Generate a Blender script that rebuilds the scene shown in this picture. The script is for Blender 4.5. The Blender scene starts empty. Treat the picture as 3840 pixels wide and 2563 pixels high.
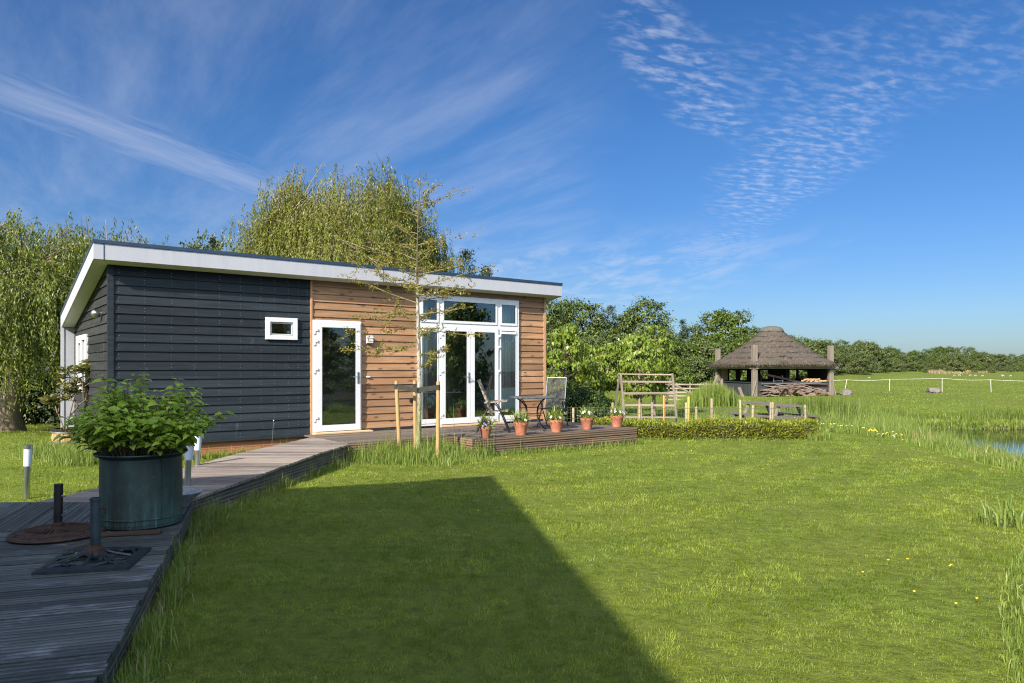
import bpy, math, random
import numpy as np
from mathutils import Vector, Matrix
R = math.radians
random.seed(7)
SC = bpy.context.scene
COL = SC.collection

# ------------------------------------------------------------------ camera
F, YH, EYE = 2740.0, 1381.0, 1.6          # focal length and horizon in photograph pixels
cam = bpy.data.objects.new('camera', bpy.data.cameras.new('camera'))
COL.objects.link(cam)
cam.location = (0, 0, EYE); cam.rotation_euler = (R(90), 0, 0)
cam.data.sensor_width = 36; cam.data.lens = 36 * F / 3840
cam.data.shift_y = (YH - 1281.5) / 3840
cam.data.clip_start = 0.05; cam.data.clip_end = 3000
SC.camera = cam

# ------------------------------------------------------------------ light and exposure
SUN_EL = 33.0
SH = Vector((-0.515, -0.857))              # horizontal direction towards the sun
SC.view_settings.view_transform = 'Standard'; SC.view_settings.look = 'None'
SC.view_settings.gamma = 1; SC.view_settings.exposure = 1.2
sun = bpy.data.objects.new('sun', bpy.data.lights.new('sun', 'SUN'))
COL.objects.link(sun)
sun.data.energy = 4.8; sun.data.angle = R(0.53); sun.data.color = (1.0, 0.90, 0.74)
sd = Vector((SH.x * math.cos(R(SUN_EL)), SH.y * math.cos(R(SUN_EL)), math.sin(R(SUN_EL))))
sun.rotation_euler = sd.to_track_quat('Z', 'Y').to_euler()
sun.location = (-20, -30, 30)

W = bpy.data.worlds.new('World'); SC.world = W; W.use_nodes = True
def world_nodes():
    nt = W.node_tree; N = nt.nodes; L = nt.links; N.clear()
    def V(v):
        return v
    def m(op, a, b=None, c=None, clamp=False):
        n = N.new('ShaderNodeMath'); n.operation = op; n.use_clamp = clamp
        for i, v in enumerate((a, b, c)):
            if v is None: continue
            if isinstance(v, (int, float)): n.inputs[i].default_value = v
            else: L.new(v, n.inputs[i])
        return n.outputs[0]
    def sm(v, a, b):
        n = N.new('ShaderNodeMapRange'); n.interpolation_type = 'SMOOTHSTEP'
        L.new(v, n.inputs[0]); n.inputs[1].default_value = a; n.inputs[2].default_value = b
        return n.outputs[0]
    def comb(x, y, z=0.0):
        n = N.new('ShaderNodeCombineXYZ')
        for i, v in enumerate((x, y, z)):
            if isinstance(v, (int, float)): n.inputs[i].default_value = v
            else: L.new(v, n.inputs[i])
        return n.outputs[0]
    def noise(vec, scale, det=4, rough=.55, dist=0.0):
        n = N.new('ShaderNodeTexNoise'); L.new(vec, n.inputs['Vector'])
        n.inputs['Scale'].default_value = scale; n.inputs['Detail'].default_value = det
        n.inputs['Roughness'].default_value = rough; n.inputs['Distortion'].default_value = dist
        return n.outputs[0]
    tc = N.new('ShaderNodeTexCoord'); sep = N.new('ShaderNodeSeparateXYZ')
    L.new(tc.outputs['Generated'], sep.inputs[0])
    x, y, z = sep.outputs
    zz = m('MAXIMUM', z, 0.03)
    px, py = m('DIVIDE', x, zz), m('DIVIDE', y, zz)      # where the view ray meets a flat cloud deck
    sky = N.new('ShaderNodeTexSky'); sky.sky_type = 'NISHITA'; sky.sun_disc = False
    sky.sun_elevation = R(SUN_EL); sky.sun_rotation = math.atan2(SH.x, SH.y)
    sky.altitude = 0; sky.air_density = 1.0; sky.dust_density = 0.6; sky.ozone_density = 2.2
    hs = N.new('ShaderNodeHueSaturation'); hs.inputs['Saturation'].default_value = SKY_SAT
    hs.inputs['Value'].default_value = 1.0
    L.new(sky.outputs[0], hs.inputs['Color'])
    tint = N.new('ShaderNodeMix'); tint.data_type = 'RGBA'; tint.blend_type = 'MULTIPLY'; tint.inputs[0].default_value = 1
    tr = N.new('ShaderNodeValToRGB'); L.new(z, tr.inputs[0]); e = tr.color_ramp.elements
    e[0].position = 0; e[0].color = (.47, .60, .88, 1); e[1].position = .30; e[1].color = (.60, .76, .98, 1)
    L.new(hs.outputs[0], tint.inputs[6]); L.new(tr.outputs[0], tint.inputs[7])
    class hs: outputs = [tint.outputs[2]]
    # mackerel cloud (altocumulus): two ragged patches broken up into puffs
    wob = m('MULTIPLY', m('SUBTRACT', noise(comb(px, py), 1.6, 3), .5), 1.5)
    def blob(cx, cy, rx, ry, ang, w=0.8):
        c, s = math.cos(ang), math.sin(ang)
        dx, dy = m('SUBTRACT', px, cx), m('SUBTRACT', py, cy)
        a = m('DIVIDE', m('ADD', m('MULTIPLY', dx, c), m('MULTIPLY', dy, s)), rx)
        b = m('DIVIDE', m('SUBTRACT', m('MULTIPLY', dy, c), m('MULTIPLY', dx, s)), ry)
        d = m('SQRT', m('ADD', m('MULTIPLY', a, a), m('MULTIPLY', b, b)))
        return m('SUBTRACT', 1.0, sm(m('ADD', d, m('MULTIPLY', wob, w)), 0.45, 1.15))
    patch = m('MAXIMUM', blob(0.62, 2.55, 0.80, 0.17, R(62)), blob(1.42, 3.75, 1.7, 0.36, R(82)))
    patch = m('MAXIMUM', patch, m('MULTIPLY', blob(1.15, 2.5, 0.70, 0.55, R(20), .9), 0.42))
    patch = m('MAXIMUM', patch, m('MULTIPLY', blob(1.7, 6.2, 1.3, 0.4, R(80)), 0.8))
    nz = noise(comb(m('ADD', m('MULTIPLY', px, .8), m('MULTIPLY', py, -.25)), m('ADD', m('MULTIPLY', py, 1.15), m('MULTIPLY', px, -.35))), 16.0, 3.4, .55, .15)
    puff = sm(nz, .40, .76)
    ac = m('MULTIPLY', m('MULTIPLY', patch, puff), 0.43)
    # one broad fibrous streak on the left, thin veils across the left half
    u_ = m('ADD', m('MULTIPLY', m('SUBTRACT', px, -1.64), .947), m('MULTIPLY', m('SUBTRACT', py, 3.25), -.32))
    v_ = m('ADD', m('MULTIPLY', m('SUBTRACT', px, -1.64), .32), m('MULTIPLY', m('SUBTRACT', py, 3.25), .947))
    fib = noise(comb(m('MULTIPLY', u_, 7.0), m('MULTIPLY', v_, 1.3)), 1.6, 6, .62, .4)
    wid = m('ADD', .19, m('MULTIPLY', m('SUBTRACT', fib, .5), .42))
    st = m('SUBTRACT', 1.0, sm(m('DIVIDE', m('ABSOLUTE', u_), wid), .0, 1.7))
    st = m('MULTIPLY', m('MULTIPLY', st, sm(v_, -2.2, -.4)), m('SUBTRACT', 1.0, sm(v_, 1.2, 4.0)))
    st = m('MULTIPLY', st, m('ADD', .08, m('MULTIPLY', fib, .40)))
    edge = m('SUBTRACT', m('ADD', .20, m('MULTIPLY', py, .10)), m('ADD', px, m('MULTIPLY', wob, .35)))
    left = sm(edge, -.05, .5)
    veil = noise(comb(m('ADD', m('MULTIPLY', px, 1.6), m('MULTIPLY', py, .9)), m('MULTIPLY', py, .45)), 1.1, 8, .64, .25)
    vl = m('MULTIPLY', m('MULTIPLY', left, sm(veil, .32, .80)), .27)
    low = m('MULTIPLY', m('MULTIPLY', sm(py, 4.5, 7.0), m('SUBTRACT', 1.0, sm(px, 1.6, 3.2))), m('MULTIPLY', sm(noise(comb(px, m('MULTIPLY', py, .35)), 2.6, 5, .6),   .40, .7), .38))
    cl = m('MAXIMUM', m('MAXIMUM', ac, st), m('MAXIMUM', vl, low), clamp=True)
    cl = m('MULTIPLY', cl, sm(z, .02, .09))
    mix = N.new('ShaderNodeMix'); mix.data_type = 'RGBA'
    L.new(cl, mix.inputs[0]); L.new(hs.outputs[0], mix.inputs[6])
    mix.inputs[7].default_value = CLOUD
    fill_bank = m('MULTIPLY', sm(m('SUBTRACT', m('MULTIPLY', y, -1.0), m('MULTIPLY', noise(comb(px, py), .9, 5, .6), .5)), -.15, .35), sm(z, .22, .55))  # unseen bright cloud bank, added behind the camera to fill the shadows
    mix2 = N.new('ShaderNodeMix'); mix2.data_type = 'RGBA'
    L.new(m('MULTIPLY', fill_bank, .8), mix2.inputs[0]); L.new(mix.outputs[2], mix2.inputs[6]); mix2.inputs[7].default_value = (29, 32.5, 36, 1)
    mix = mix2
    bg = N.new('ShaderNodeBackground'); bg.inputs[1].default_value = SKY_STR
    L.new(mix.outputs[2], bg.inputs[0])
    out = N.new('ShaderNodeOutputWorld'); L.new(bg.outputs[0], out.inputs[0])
SKY_SAT, SKY_STR, CLOUD = 1.26, 0.055, (5.6, 6.0, 7.2, 1)
world_nodes()
cy = SC.cycles
cy.use_denoising = True; cy.denoiser = 'OPENIMAGEDENOISE'; cy.denoising_input_passes = 'RGB_ALBEDO_NORMAL'; cy.denoising_prefilter = 'NONE'; cy.pixel_filter_type = 'BLACKMAN_HARRIS'; cy.filter_width = 1.15; cy.max_bounces = 8; cy.diffuse_bounces = 3; cy.glossy_bounces = 3
cy.transmission_bounces = 4; cy.transparent_max_bounces = 12; cy.caustics_reflective = False; cy.caustics_refractive = False
cy.sample_clamp_indirect = 6

# ------------------------------------------------------------------ helpers
def tag(o, label=None, cat=None, group=None, kind=None):
    if label: o['label'] = label
    if cat: o['category'] = cat
    if group: o['group'] = group
    if kind: o['kind'] = kind
    return o
def empty(name, loc=(0, 0, 0), rz=0.0, label=None, cat=None, group=None, kind=None):
    o = bpy.data.objects.new(name, None); COL.objects.link(o)
    o.location = loc; o.rotation_euler = (0, 0, rz); o.empty_display_size = .1
    return tag(o, label, cat, group, kind)
def copy_tree(o, parent=None):
    c = o.copy(); COL.objects.link(c)
    c.parent = parent
    for ch in list(o.children): copy_tree(ch, c)
    return c
def G(px, py, z=0.0):
    d = F * (EYE - z) / (py - YH)
    return Vector(((px - 1920) / F * d, d, z))
def np_mesh(name, verts, polys, mat, parent=None, smooth=False):
    """polys: list of (faces array (N,k))"""
    me = bpy.data.meshes.new(name)
    v = np.asarray(verts, np.float32).reshape(-1, 3)
    polys = [np.asarray(p, np.int32) for p in polys if len(p)]
    me.vertices.add(len(v)); me.vertices.foreach_set('co', v.ravel())
    lt = np.concatenate([np.full(len(p), p.shape[1], np.int32) for p in polys])
    lv = np.concatenate([p.ravel() for p in polys])
    me.loops.add(len(lv)); me.loops.foreach_set('vertex_index', lv)
    me.polygons.add(len(lt))
    me.polygons.foreach_set('loop_start', np.concatenate([[0], np.cumsum(lt)[:-1]]).astype(np.int32))
    me.polygons.foreach_set('loop_total', lt)
    if smooth: me.polygons.foreach_set('use_smooth', np.ones(len(lt), bool))
    me.update(calc_edges=True)
    if mat is not None: me.materials.append(mat)
    o = bpy.data.objects.new(name, me); COL.objects.link(o)
    if parent is not None: o.parent = parent
    return o
class MB:
    def __init__(s): s.v = []; s.f = []; s.n = 0
    def add(s, vs, fs):
        s.v += [tuple(p) for p in vs]
        s.f += [tuple(i + s.n for i in f) for f in fs]; s.n += len(vs)
        return s
    def hexa(s, p):          # 8 points: 4 bottom (ccw from above), 4 top
        return s.add(p, [(3, 2, 1, 0), (4, 5, 6, 7), (0, 1, 5, 4), (1, 2, 6, 5), (2, 3, 7, 6), (3, 0, 4, 7)])
    def box(s, x0, x1, y0, y1, z0, z1):
        return s.hexa([(x0, y0, z0), (x1, y0, z0), (x1, y1, z0), (x0, y1, z0), (x0, y0, z1), (x1, y0, z1), (x1, y1, z1), (x0, y1, z1)])
    def bar(s, p, q, w, h, up=(0, 0, 1)):
        p, q = Vector(p), Vector(q); d = (q - p).normalized(); up = Vector(up)
        sd_ = d.cross(up)
        if sd_.length < 1e-4: sd_ = d.cross(Vector((1, 0, 0)))
        sd_.normalize(); u = sd_.cross(d)
        a, b = sd_ * w / 2, u * h / 2
        return s.hexa([p - a - b, p + a - b, q + a - b, q - a - b, p - a + b, p + a + b, q + a + b, q - a + b])
    def tube(s, pts, rad, n=8, cap=True):
        pts = [Vector(p) for p in pts]
        if not hasattr(rad, '__len__'): rad = [rad] * len(pts)
        ref = Vector((0.0, 0.0, 1.0)); vs = []; prev = None
        for i, p in enumerate(pts):
            d = (pts[min(i + 1, len(pts) - 1)] - pts[max(i - 1, 0)])
            d = d.normalized() if d.length > 1e-9 else Vector((0, 0, 1))
            if prev is None:
                a = d.cross(ref)
                if a.length < .05: a = d.cross(Vector((1, 0, 0)))
            else: a = prev - d * prev.dot(d)
            a.normalize(); prev = a; b = d.cross(a)
            for k in range(n):
                t = 2 * math.pi * k / n
                vs.append(p + (a * math.cos(t) + b * math.sin(t)) * rad[i])
        fs = []
        for i in range(len(pts) - 1):
            for k in range(n):
                k2 = (k + 1) % n
                fs.append((i * n + k, i * n + k2, (i + 1) * n + k2, (i + 1) * n + k))
        if cap:
            fs.append(tuple(reversed(range(n)))); fs.append(tuple((len(pts) - 1) * n + k for k in range(n)))
        return s.add(vs, fs)
    def lathe(s, prof, n=24, c=(0, 0, 0), cap=False):
        vs = []; fs = []; c = Vector(c)
        for (r, z) in prof:
            for k in range(n):
                t = 2 * math.pi * k / n
                vs.append((c.x + r * math.cos(t), c.y + r * math.sin(t), c.z + z))
        for i in range(len(prof) - 1):
            for k in range(n):
                k2 = (k + 1) % n
                fs.append((i * n + k, i * n + k2, (i + 1) * n + k2, (i + 1) * n + k))
        if cap:
            fs.append(tuple(reversed(range(n)))); fs.append(tuple((len(prof) - 1) * n + k for k in range(n)))
        return s.add(vs, fs)
    def ball(s, c, r, n=10, m=6, sq=(1, 1, 1)):
        c = Vector(c); prof = [(max(1e-4, math.sin(math.pi * i / m)), -math.cos(math.pi * i / m)) for i in range(m + 1)]
        vs = []; fs = []
        for (a, z) in prof:
            for k in range(n):
                t = 2 * math.pi * k / n
                vs.append((c.x + r * sq[0] * a * math.cos(t), c.y + r * sq[1] * a * math.sin(t), c.z + r * sq[2] * z))
        for i in range(m):
            for k in range(n):
                k2 = (k + 1) % n
                fs.append((i * n + k, i * n + k2, (i + 1) * n + k2, (i + 1) * n + k))
        return s.add(vs, fs)
    def prism(s, poly, z0, z1):   # poly in xy, ccw
        n = len(poly)
        vs = [(x, y, z0) for x, y in poly] + [(x, y, z1) for x, y in poly]
        return s.add(vs, [tuple(reversed(range(n))), tuple(range(n, 2 * n))] + [(k, (k + 1) % n, n + (k + 1) % n, n + k) for k in range(n)])
    def build(s, name, mat, parent=None, smooth=False, bevel=0.0):
        me = bpy.data.meshes.new(name); me.from_pydata(s.v, [], s.f); me.update()
        if mat is not None: me.materials.append(mat)
        if smooth:
            me.polygons.foreach_set('use_smooth', np.ones(len(me.polygons), bool))
            try: me.set_sharp_from_angle(angle=R(40))
            except Exception: pass
        o = bpy.data.objects.new(name, me); COL.objects.link(o)
        if parent is not None: o.parent = parent
        if bevel:
            b = o.modifiers.new('bevel', 'BEVEL'); b.width = bevel; b.segments = 2; b.limit_method = 'ANGLE'
        return o

# ------------------------------------------------------------------ materials
def nodes(name):
    m = bpy.data.materials.new(name); m.use_nodes = True
    nt = m.node_tree; b = nt.nodes['Principled BSDF']
    return m, nt, b
def ramp(nt, fac, stops):
    r = nt.nodes.new('ShaderNodeValToRGB'); e = r.color_ramp.elements
    while len(e) < len(stops): e.new(.5)
    for el, (p, c) in zip(e, stops):
        el.position = p; el.color = (*c, 1) if len(c) == 3 else c
    nt.links.new(fac, r.inputs[0]); return r.outputs[0]
def tex(nt, kind='noise', scale=5., det=4, rough=.55, coord='Object', stretch=(1, 1, 1), dist=0.0):
    tc = nt.nodes.new('ShaderNodeTexCoord'); mp = nt.nodes.new('ShaderNodeMapping')
    mp.inputs['Scale'].default_value = stretch
    if coord == 'Position':
        g = nt.nodes.new('ShaderNodeNewGeometry'); nt.links.new(g.outputs['Position'], mp.inputs[0])
    else: nt.links.new(tc.outputs[coord], mp.inputs[0])
    if kind == 'noise':
        t = nt.nodes.new('ShaderNodeTexNoise'); t.inputs['Detail'].default_value = det; t.inputs['Roughness'].default_value = rough
        t.inputs['Distortion'].default_value = dist
        o = t.outputs[0]
    elif kind == 'voronoi':
        t = nt.nodes.new('ShaderNodeTexVoronoi'); o = t.outputs['Distance']
    elif kind == 'wave':
        t = nt.nodes.new('ShaderNodeTexWave'); o = t.outputs[1]
    t.inputs['Scale'].default_value = scale; nt.links.new(mp.outputs[0], t.inputs['Vector'])
    return o
def mixc(nt, fac, a, b, mode='MIX'):
    n = nt.nodes.new('ShaderNodeMix'); n.data_type = 'RGBA'; n.blend_type = mode
    for i, v in ((0, fac), (6, a), (7, b)):
        if isinstance(v, (int, float)): n.inputs[i].default_value = v
        elif isinstance(v, tuple): n.inputs[i].default_value = (*v, 1) if len(v) == 3 else v
        else: nt.links.new(v, n.inputs[i])
    return n.outputs[2]
def mth(nt, op, a, b=0.0):
    n = nt.nodes.new('ShaderNodeMath'); n.operation = op
    for i, v in ((0, a), (1, b)):
        if isinstance(v, (int, float)): n.inputs[i].default_value = v
        else: nt.links.new(v, n.inputs[i])
    return n.outputs[0]
def bump(nt, b, h, strength=.3, dist=.01):
    n = nt.nodes.new('ShaderNodeBump'); n.inputs['Strength'].default_value = strength; n.inputs['Distance'].default_value = dist
    nt.links.new(h, n.inputs['Height']); nt.links.new(n.outputs[0], b.inputs['Normal'])
def island(nt):
    return nt.nodes.new('ShaderNodeNewGeometry').outputs['Random Per Island']
def plain(name, c, rough=.6, metal=0.0, var=.12, scale=8, bmp=0.0, coat=0.0, stretch=(1, 1, 1), spec=.5):
    m, nt, b = nodes(name)
    n = tex(nt, scale=scale, det=5, stretch=stretch)
    lo = tuple(v * (1 - var) for v in c); hi = tuple(min(1, v * (1 + var)) for v in c)
    nt.links.new(ramp(nt, n, [(.3, lo), (.7, hi)]), b.inputs['Base Color'])
    b.inputs['Roughness'].default_value = rough; b.inputs['Metallic'].default_value = metal
    b.inputs['Coat Weight'].default_value = coat; b.inputs['Specular IOR Level'].default_value = spec
    if bmp: bump(nt, b, n, bmp, .004)
    return m
def dirty(name, c, rough, amt=.16):
    m, nt, b = nodes(name)
    n = tex(nt, scale=1.0, det=7, rough=.7, stretch=(9, 9, .8)); n2 = tex(nt, scale=2.2, det=5)
    f = mth(nt, 'MULTIPLY', ramp(nt, n, [(.42, (0, 0, 0)), (.75, (1, 1, 1))]), ramp(nt, n2, [(.35, (.2, .2, .2)), (.7, (1, 1, 1))]))
    nt.links.new(mixc(nt, mth(nt, 'MULTIPLY', f, amt), c, tuple(v * .55 for v in c)), b.inputs['Base Color']); b.inputs['Roughness'].default_value = rough
    b.inputs['Specular IOR Level'].default_value = .4; return m
def wood(name, c1, c2, axis=0, rough=.75, knots=False, grey=None, bmp=.25, gscale=1.0, grooves=0.0, spec=.3, marks=0.0):
    """plank wood; grain along the object's own axis, each plank (mesh island) its own tone"""
    m, nt, b = nodes(name)
    st = [22, 22, 22]; st[axis] = 1.1
    n = tex(nt, scale=gscale, det=6, rough=.65, stretch=tuple(st), dist=.6)
    col = ramp(nt, n, [(.28, c1), (.72, c2)])
    isl = island(nt)
    tone = ramp(nt, isl, [(0, (.66, .64, .62)), (.5, (1, 1, 1)), (1, (1.22, 1.16, 1.1))])
    col = mixc(nt, 1.0, col, tone, 'MULTIPLY')
    if knots:
        ks = [9, 9, 9]; ks[axis] = 3.2
        k = tex(nt, 'voronoi', scale=1.0, stretch=tuple(ks))
        kk = ramp(nt, k, [(.10, (1, 1, 1)), (.24, (0, 0, 0))])
        col = mixc(nt, mth(nt, 'MULTIPLY', kk, .75), col, tuple(v * .22 for v in c1))
        w = tex(nt, scale=.9, det=3)
        col = mixc(nt, ramp(nt, w, [(.4, (0, 0, 0)), (.75, (.45, .45, .45))]), col, tuple(v * .5 for v in c1))
    if grey:
        w = tex(nt, scale=1.7, det=5, rough=.7)
        col = mixc(nt, ramp(nt, w, [(.4, (0, 0, 0)), (.68, (.8, .8, .8))]), col, grey)
    if marks:
        w = tex(nt, scale=3.2, det=8, rough=.78, stretch=(1, 1, .35))
        col = mixc(nt, ramp(nt, w, [(.60, (0, 0, 0)), (.78, (marks, marks, marks))]), col, (.16, .17, .18))
    nt.links.new(col, b.inputs['Base Color'])
    b.inputs['Roughness'].default_value = rough; b.inputs['Specular IOR Level'].default_value = spec
    bump(nt, b, n, bmp, .004)
    return m
def leafmat(name, c1, c2, trans=.35, tc=None, rough=.5, posvar=0.0, psc=.6, pc=None, spec=.35, mown=False):
    m, nt, b = nodes(name)
    col = ramp(nt, island(nt), [(0, c1), (1, c2)])
    if posvar:
        n = tex(nt, scale=psc, det=3, coord='Position')
        col = mixc(nt, ramp(nt, n, [(.38, (0, 0, 0)), (.64, (posvar, posvar, posvar))]), col, pc or c1)
    if mown:      # mower passes run round the terrace; yellower and mossier areas
        g = nt.nodes.new('ShaderNodeNewGeometry'); ds = nt.nodes.new('ShaderNodeVectorMath'); ds.operation = 'DISTANCE'
        nt.links.new(g.outputs['Position'], ds.inputs[0]); ds.inputs[1].default_value = (-3.5, 19, 0)
        wb = tex(nt, scale=.5, det=2, coord='Position')
        bnd = mth(nt, 'SINE', mth(nt, 'MULTIPLY', mth(nt, 'ADD', ds.outputs['Value'], mth(nt, 'MULTIPLY', wb, .9)), 6.0))
        col = mixc(nt, 1.0, col, ramp(nt, mth(nt, 'ADD', mth(nt, 'MULTIPLY', bnd, .5), .5), [(.25, (.82, .85, .80)), (.75, (1.13, 1.10, 1.08))]), 'MULTIPLY')
        n2 = tex(nt, scale=1.7, det=5, rough=.65, coord='Position')
        col = mixc(nt, ramp(nt, n2, [(.54, (0, 0, 0)), (.74, (.45, .45, .45))]), col, (.225, .205, .070))
        n3 = tex(nt, scale=5.5, det=3, coord='Position')
        col = mixc(nt, ramp(nt, n3, [(.55, (0, 0, 0)), (.75, (.5, .5, .5))]), col, (.060, .125, .026))
    nt.links.new(col, b.inputs['Base Color'])
    b.inputs['Roughness'].default_value = rough; b.inputs['Specular IOR Level'].default_value = spec
    t = nt.nodes.new('ShaderNodeBsdfTranslucent')
    if tc: nt.links.new(mixc(nt, .5, col, tc), t.inputs[0])
    else: nt.links.new(col, t.inputs[0])
    mx = nt.nodes.new('ShaderNodeMixShader'); mx.inputs[0].default_value = trans
    nt.links.new(b.outputs[0], mx.inputs[1]); nt.links.new(t.outputs[0], mx.inputs[2])
    nt.links.new(mx.outputs[0], nt.nodes['Material Output'].inputs[0])
    return m
def glassmat(name, tint=(.80, .86, .84), refl=.10, boost=1.0):
    m, nt, b = nodes(name); nt.nodes.remove(b)
    tr = nt.nodes.new('ShaderNodeBsdfTransparent'); tr.inputs[0].default_value = (*tint, 1)
    gl = nt.nodes.new('ShaderNodeBsdfGlossy'); gl.inputs['Roughness'].default_value = 0.0; gl.inputs[0].default_value = (.95, .97, 1, 1)
    fr = nt.nodes.new('ShaderNodeFresnel'); fr.inputs[0].default_value = 1.52
    f2 = mth(nt, 'MINIMUM', mth(nt, 'ADD', mth(nt, 'MULTIPLY', fr.outputs[0], 1.9 * boost), refl), 1.0)
    mx = nt.nodes.new('ShaderNodeMixShader'); nt.links.new(f2, mx.inputs[0])
    nt.links.new(tr.outputs[0], mx.inputs[1]); nt.links.new(gl.outputs[0], mx.inputs[2])
    nt.links.new(mx.outputs[0], nt.nodes['Material Output'].inputs[0])
    return m
M = {}
def terracotta_mat():
    m, nt, b = nodes('terracotta'); n = tex(nt, scale=9, det=6, rough=.7)
    c = ramp(nt, n, [(.3, (.29, .105, .062)), (.7, (.40, .150, .090))])
    oi = nt.nodes.new('ShaderNodeObjectInfo'); c = mixc(nt, 1.0, c, ramp(nt, oi.outputs['Random'], [(0, (.82, .80, .78)), (1, (1.16, 1.12, 1.10))]), 'MULTIPLY')
    w = tex(nt, scale=14, det=7, rough=.75, stretch=(1, 1, .5)); c = mixc(nt, ramp(nt, w, [(.56, (0, 0, 0)), (.72, (.55, .55, .55))]), c, (.46, .33, .27))
    d = tex(nt, scale=6, det=4); c = mixc(nt, ramp(nt, d, [(.60, (0, 0, 0)), (.78, (.5, .5, .5))]), c, (.13, .075, .045))
    nt.links.new(c, b.inputs['Base Color']); b.inputs['Roughness'].default_value = .8; bump(nt, b, w, .15, .003); return m
M['black_boards'] = wood('black_boards', (.009, .015, .021), (.025, .034, .044), 0, .62, bmp=.2, marks=.6, spec=.2)
M['black_boards_side'] = wood('black_boards_side', (.014, .017, .020), (.034, .036, .037), 1, .62, bmp=.2, marks=.6, spec=.2)
M['larch'] = wood('larch', (.225, .120, .064), (.390, .232, .135), 0, .7, knots=True, bmp=.25)
M['larch_trim'] = wood('larch_trim', (.30, .165, .09), (.44, .26, .15), 2, .7)
M['plinth'] = wood('plinth', (.22, .09, .045), (.34, .15, .08), 0, .8, bmp=.3)
M['white_panel'] = dirty('white_panel', (.385, .395, .445), .42, .35)
M['upvc'] = dirty('upvc', (.60, .61, .64), .33, .12)
M['zinc'] = plain('zinc', (.028, .052, .095), .42, .2, var=.12, scale=3)
M['soffit'] = plain('soffit', (.60, .60, .60), .6, var=.04, scale=2)
M['roofing'] = plain('roofing', (.05, .055, .06), .9, var=.2)
M['seal'] = plain('seal', (.015, .016, .018), .6)
M['steel'] = plain('steel', (.55, .55, .54), .30, 1.0, var=.06)
M['darkmetal'] = plain('darkmetal', (.035, .037, .040), .45, .6, var=.2)
M['iron'] = plain('iron', (.030, .038, .044), .55, .5, var=.4, scale=14, bmp=.4)
M['rust_iron'] = plain('rust_iron', (.050, .028, .020), .75, .3, var=.5, scale=18, bmp=.5)
M['glass'] = glassmat('glass', tint=(.88, .93, .91), refl=.05, boost=.85)
M['glass_roomy'] = glassmat('glass_roomy', refl=.02, boost=.8)
M['room_wall'] = plain('room_wall', (.66, .67, .62), .9, var=.05)
M['room_floor'] = wood('room_floor', (.30, .21, .13), (.42, .31, .20), 0, .5)
M['curtain'] = plain('curtain', (.66, .68, .66), .9, var=.08, scale=3)
M['sill_wood'] = wood('sill_wood', (.52, .36, .20), (.66, .48, .30), 0, .6)
M['deck'] = wood('deck', (.070, .052, .044), (.150, .118, .100), 0, .8, grey=(.115, .100, .094), bmp=.35, spec=.3)
M['deck_face'] = wood('deck_face', (.085, .055, .036), (.170, .115, .075), 0, .8, bmp=.35)
M['old_wood'] = wood('old_wood', (.15, .125, .10), (.34, .29, .24), 0, .85, bmp=.4)
M['old_wood_z'] = wood('old_wood_z', (.10, .085, .07), (.25, .215, .18), 2, .85, bmp=.5, gscale=.7)
M['stake'] = wood('stake', (.20, .13, .055), (.38, .265, .13), 2, .8, bmp=.3, gscale=.8)
M['new_stake'] = wood('new_stake', (.34, .17, .045), (.47, .26, .075), 2, .8, bmp=.3)
M['post_pale'] = wood('post_pale', (.14, .12, .07), (.28, .25, .155), 2, .85, bmp=.4)
M['strap'] = plain('strap', (.018, .019, .016), .8, var=.3)
M['terracotta'] = terracotta_mat()
M['soil'] = plain('soil', (.03, .022, .016), .95, var=.4, scale=30)
M['bark'] = wood('bark', (.09, .065, .045), (.27, .215, .15), 2, .9, bmp=.9, gscale=.45)
M['bark_willow'] = wood('bark_willow', (.085, .066, .045), (.29, .235, .165), 2, .9, bmp=.9, gscale=.45)
M['bark_dark'] = wood('bark_dark', (.035, .028, .02), (.12, .095, .07), 2, .9, bmp=.8, gscale=.5)
def barkyoung():
    m, nt, b = nodes('bark_young')
    n = tex(nt, scale=30, det=6, rough=.7, stretch=(1, 1, .45)); tc = nt.nodes.new('ShaderNodeTexCoord'); sp = nt.nodes.new('ShaderNodeSeparateXYZ'); nt.links.new(tc.outputs['Object'], sp.inputs[0])
    lo = ramp(nt, n, [(.36, (.055, .060, .022)), (.60, (.215, .215, .085))]); hi = ramp(nt, n, [(.38, (.060, .052, .042)), (.56, (.30, .29, .25))])
    c = mixc(nt, ramp(nt, mth(nt, 'MULTIPLY', sp.outputs[2], .2), [(.12, (0, 0, 0)), (.30, (1, 1, 1))]), lo, hi)
    c = mixc(nt, ramp(nt, mth(nt, 'MULTIPLY', sp.outputs[2], .2), [(.55, (0, 0, 0)), (.64, (1, 1, 1))]), c, (.06, .05, .03))
    nt.links.new(c, b.inputs['Base Color']); b.inputs['Roughness'].default_value = .8; bump(nt, b, n, .5, .004); return m
M['bark_young'] = barkyoung()
M['twig'] = plain('twig', (.16, .13, .06), .8, var=.3)
M['rhodo_bark'] = plain('rhodo_bark', (.12, .085, .065), .8, var=.3, scale=12, bmp=.3)
M['thatch'] = None
M['tarred'] = wood('tarred', (.016, .019, .022), (.042, .046, .05), 0, .8, bmp=.4)
M['tarred_z'] = wood('tarred_z', (.018, .021, .024), (.045, .05, .054), 2, .8, bmp=.4)
M['stone'] = plain('stone', (.13, .12, .115), .9, var=.4, scale=5, bmp=.8)
M['white_paint'] = plain('white_paint', (.52, .52, .50), .5, var=.04)
M['frosted'] = plain('frosted', (.46, .52, .62), .35, var=.03)
M['galv'] = plain('galv', (.33, .35, .36), .4, .8, var=.15)
M['wire'] = plain('wire', (.15, .19, .17), .5, .5)
M['firewood'] = wood('firewood', (.26, .155, .07), (.46, .31, .17), 0, .8)
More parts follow.
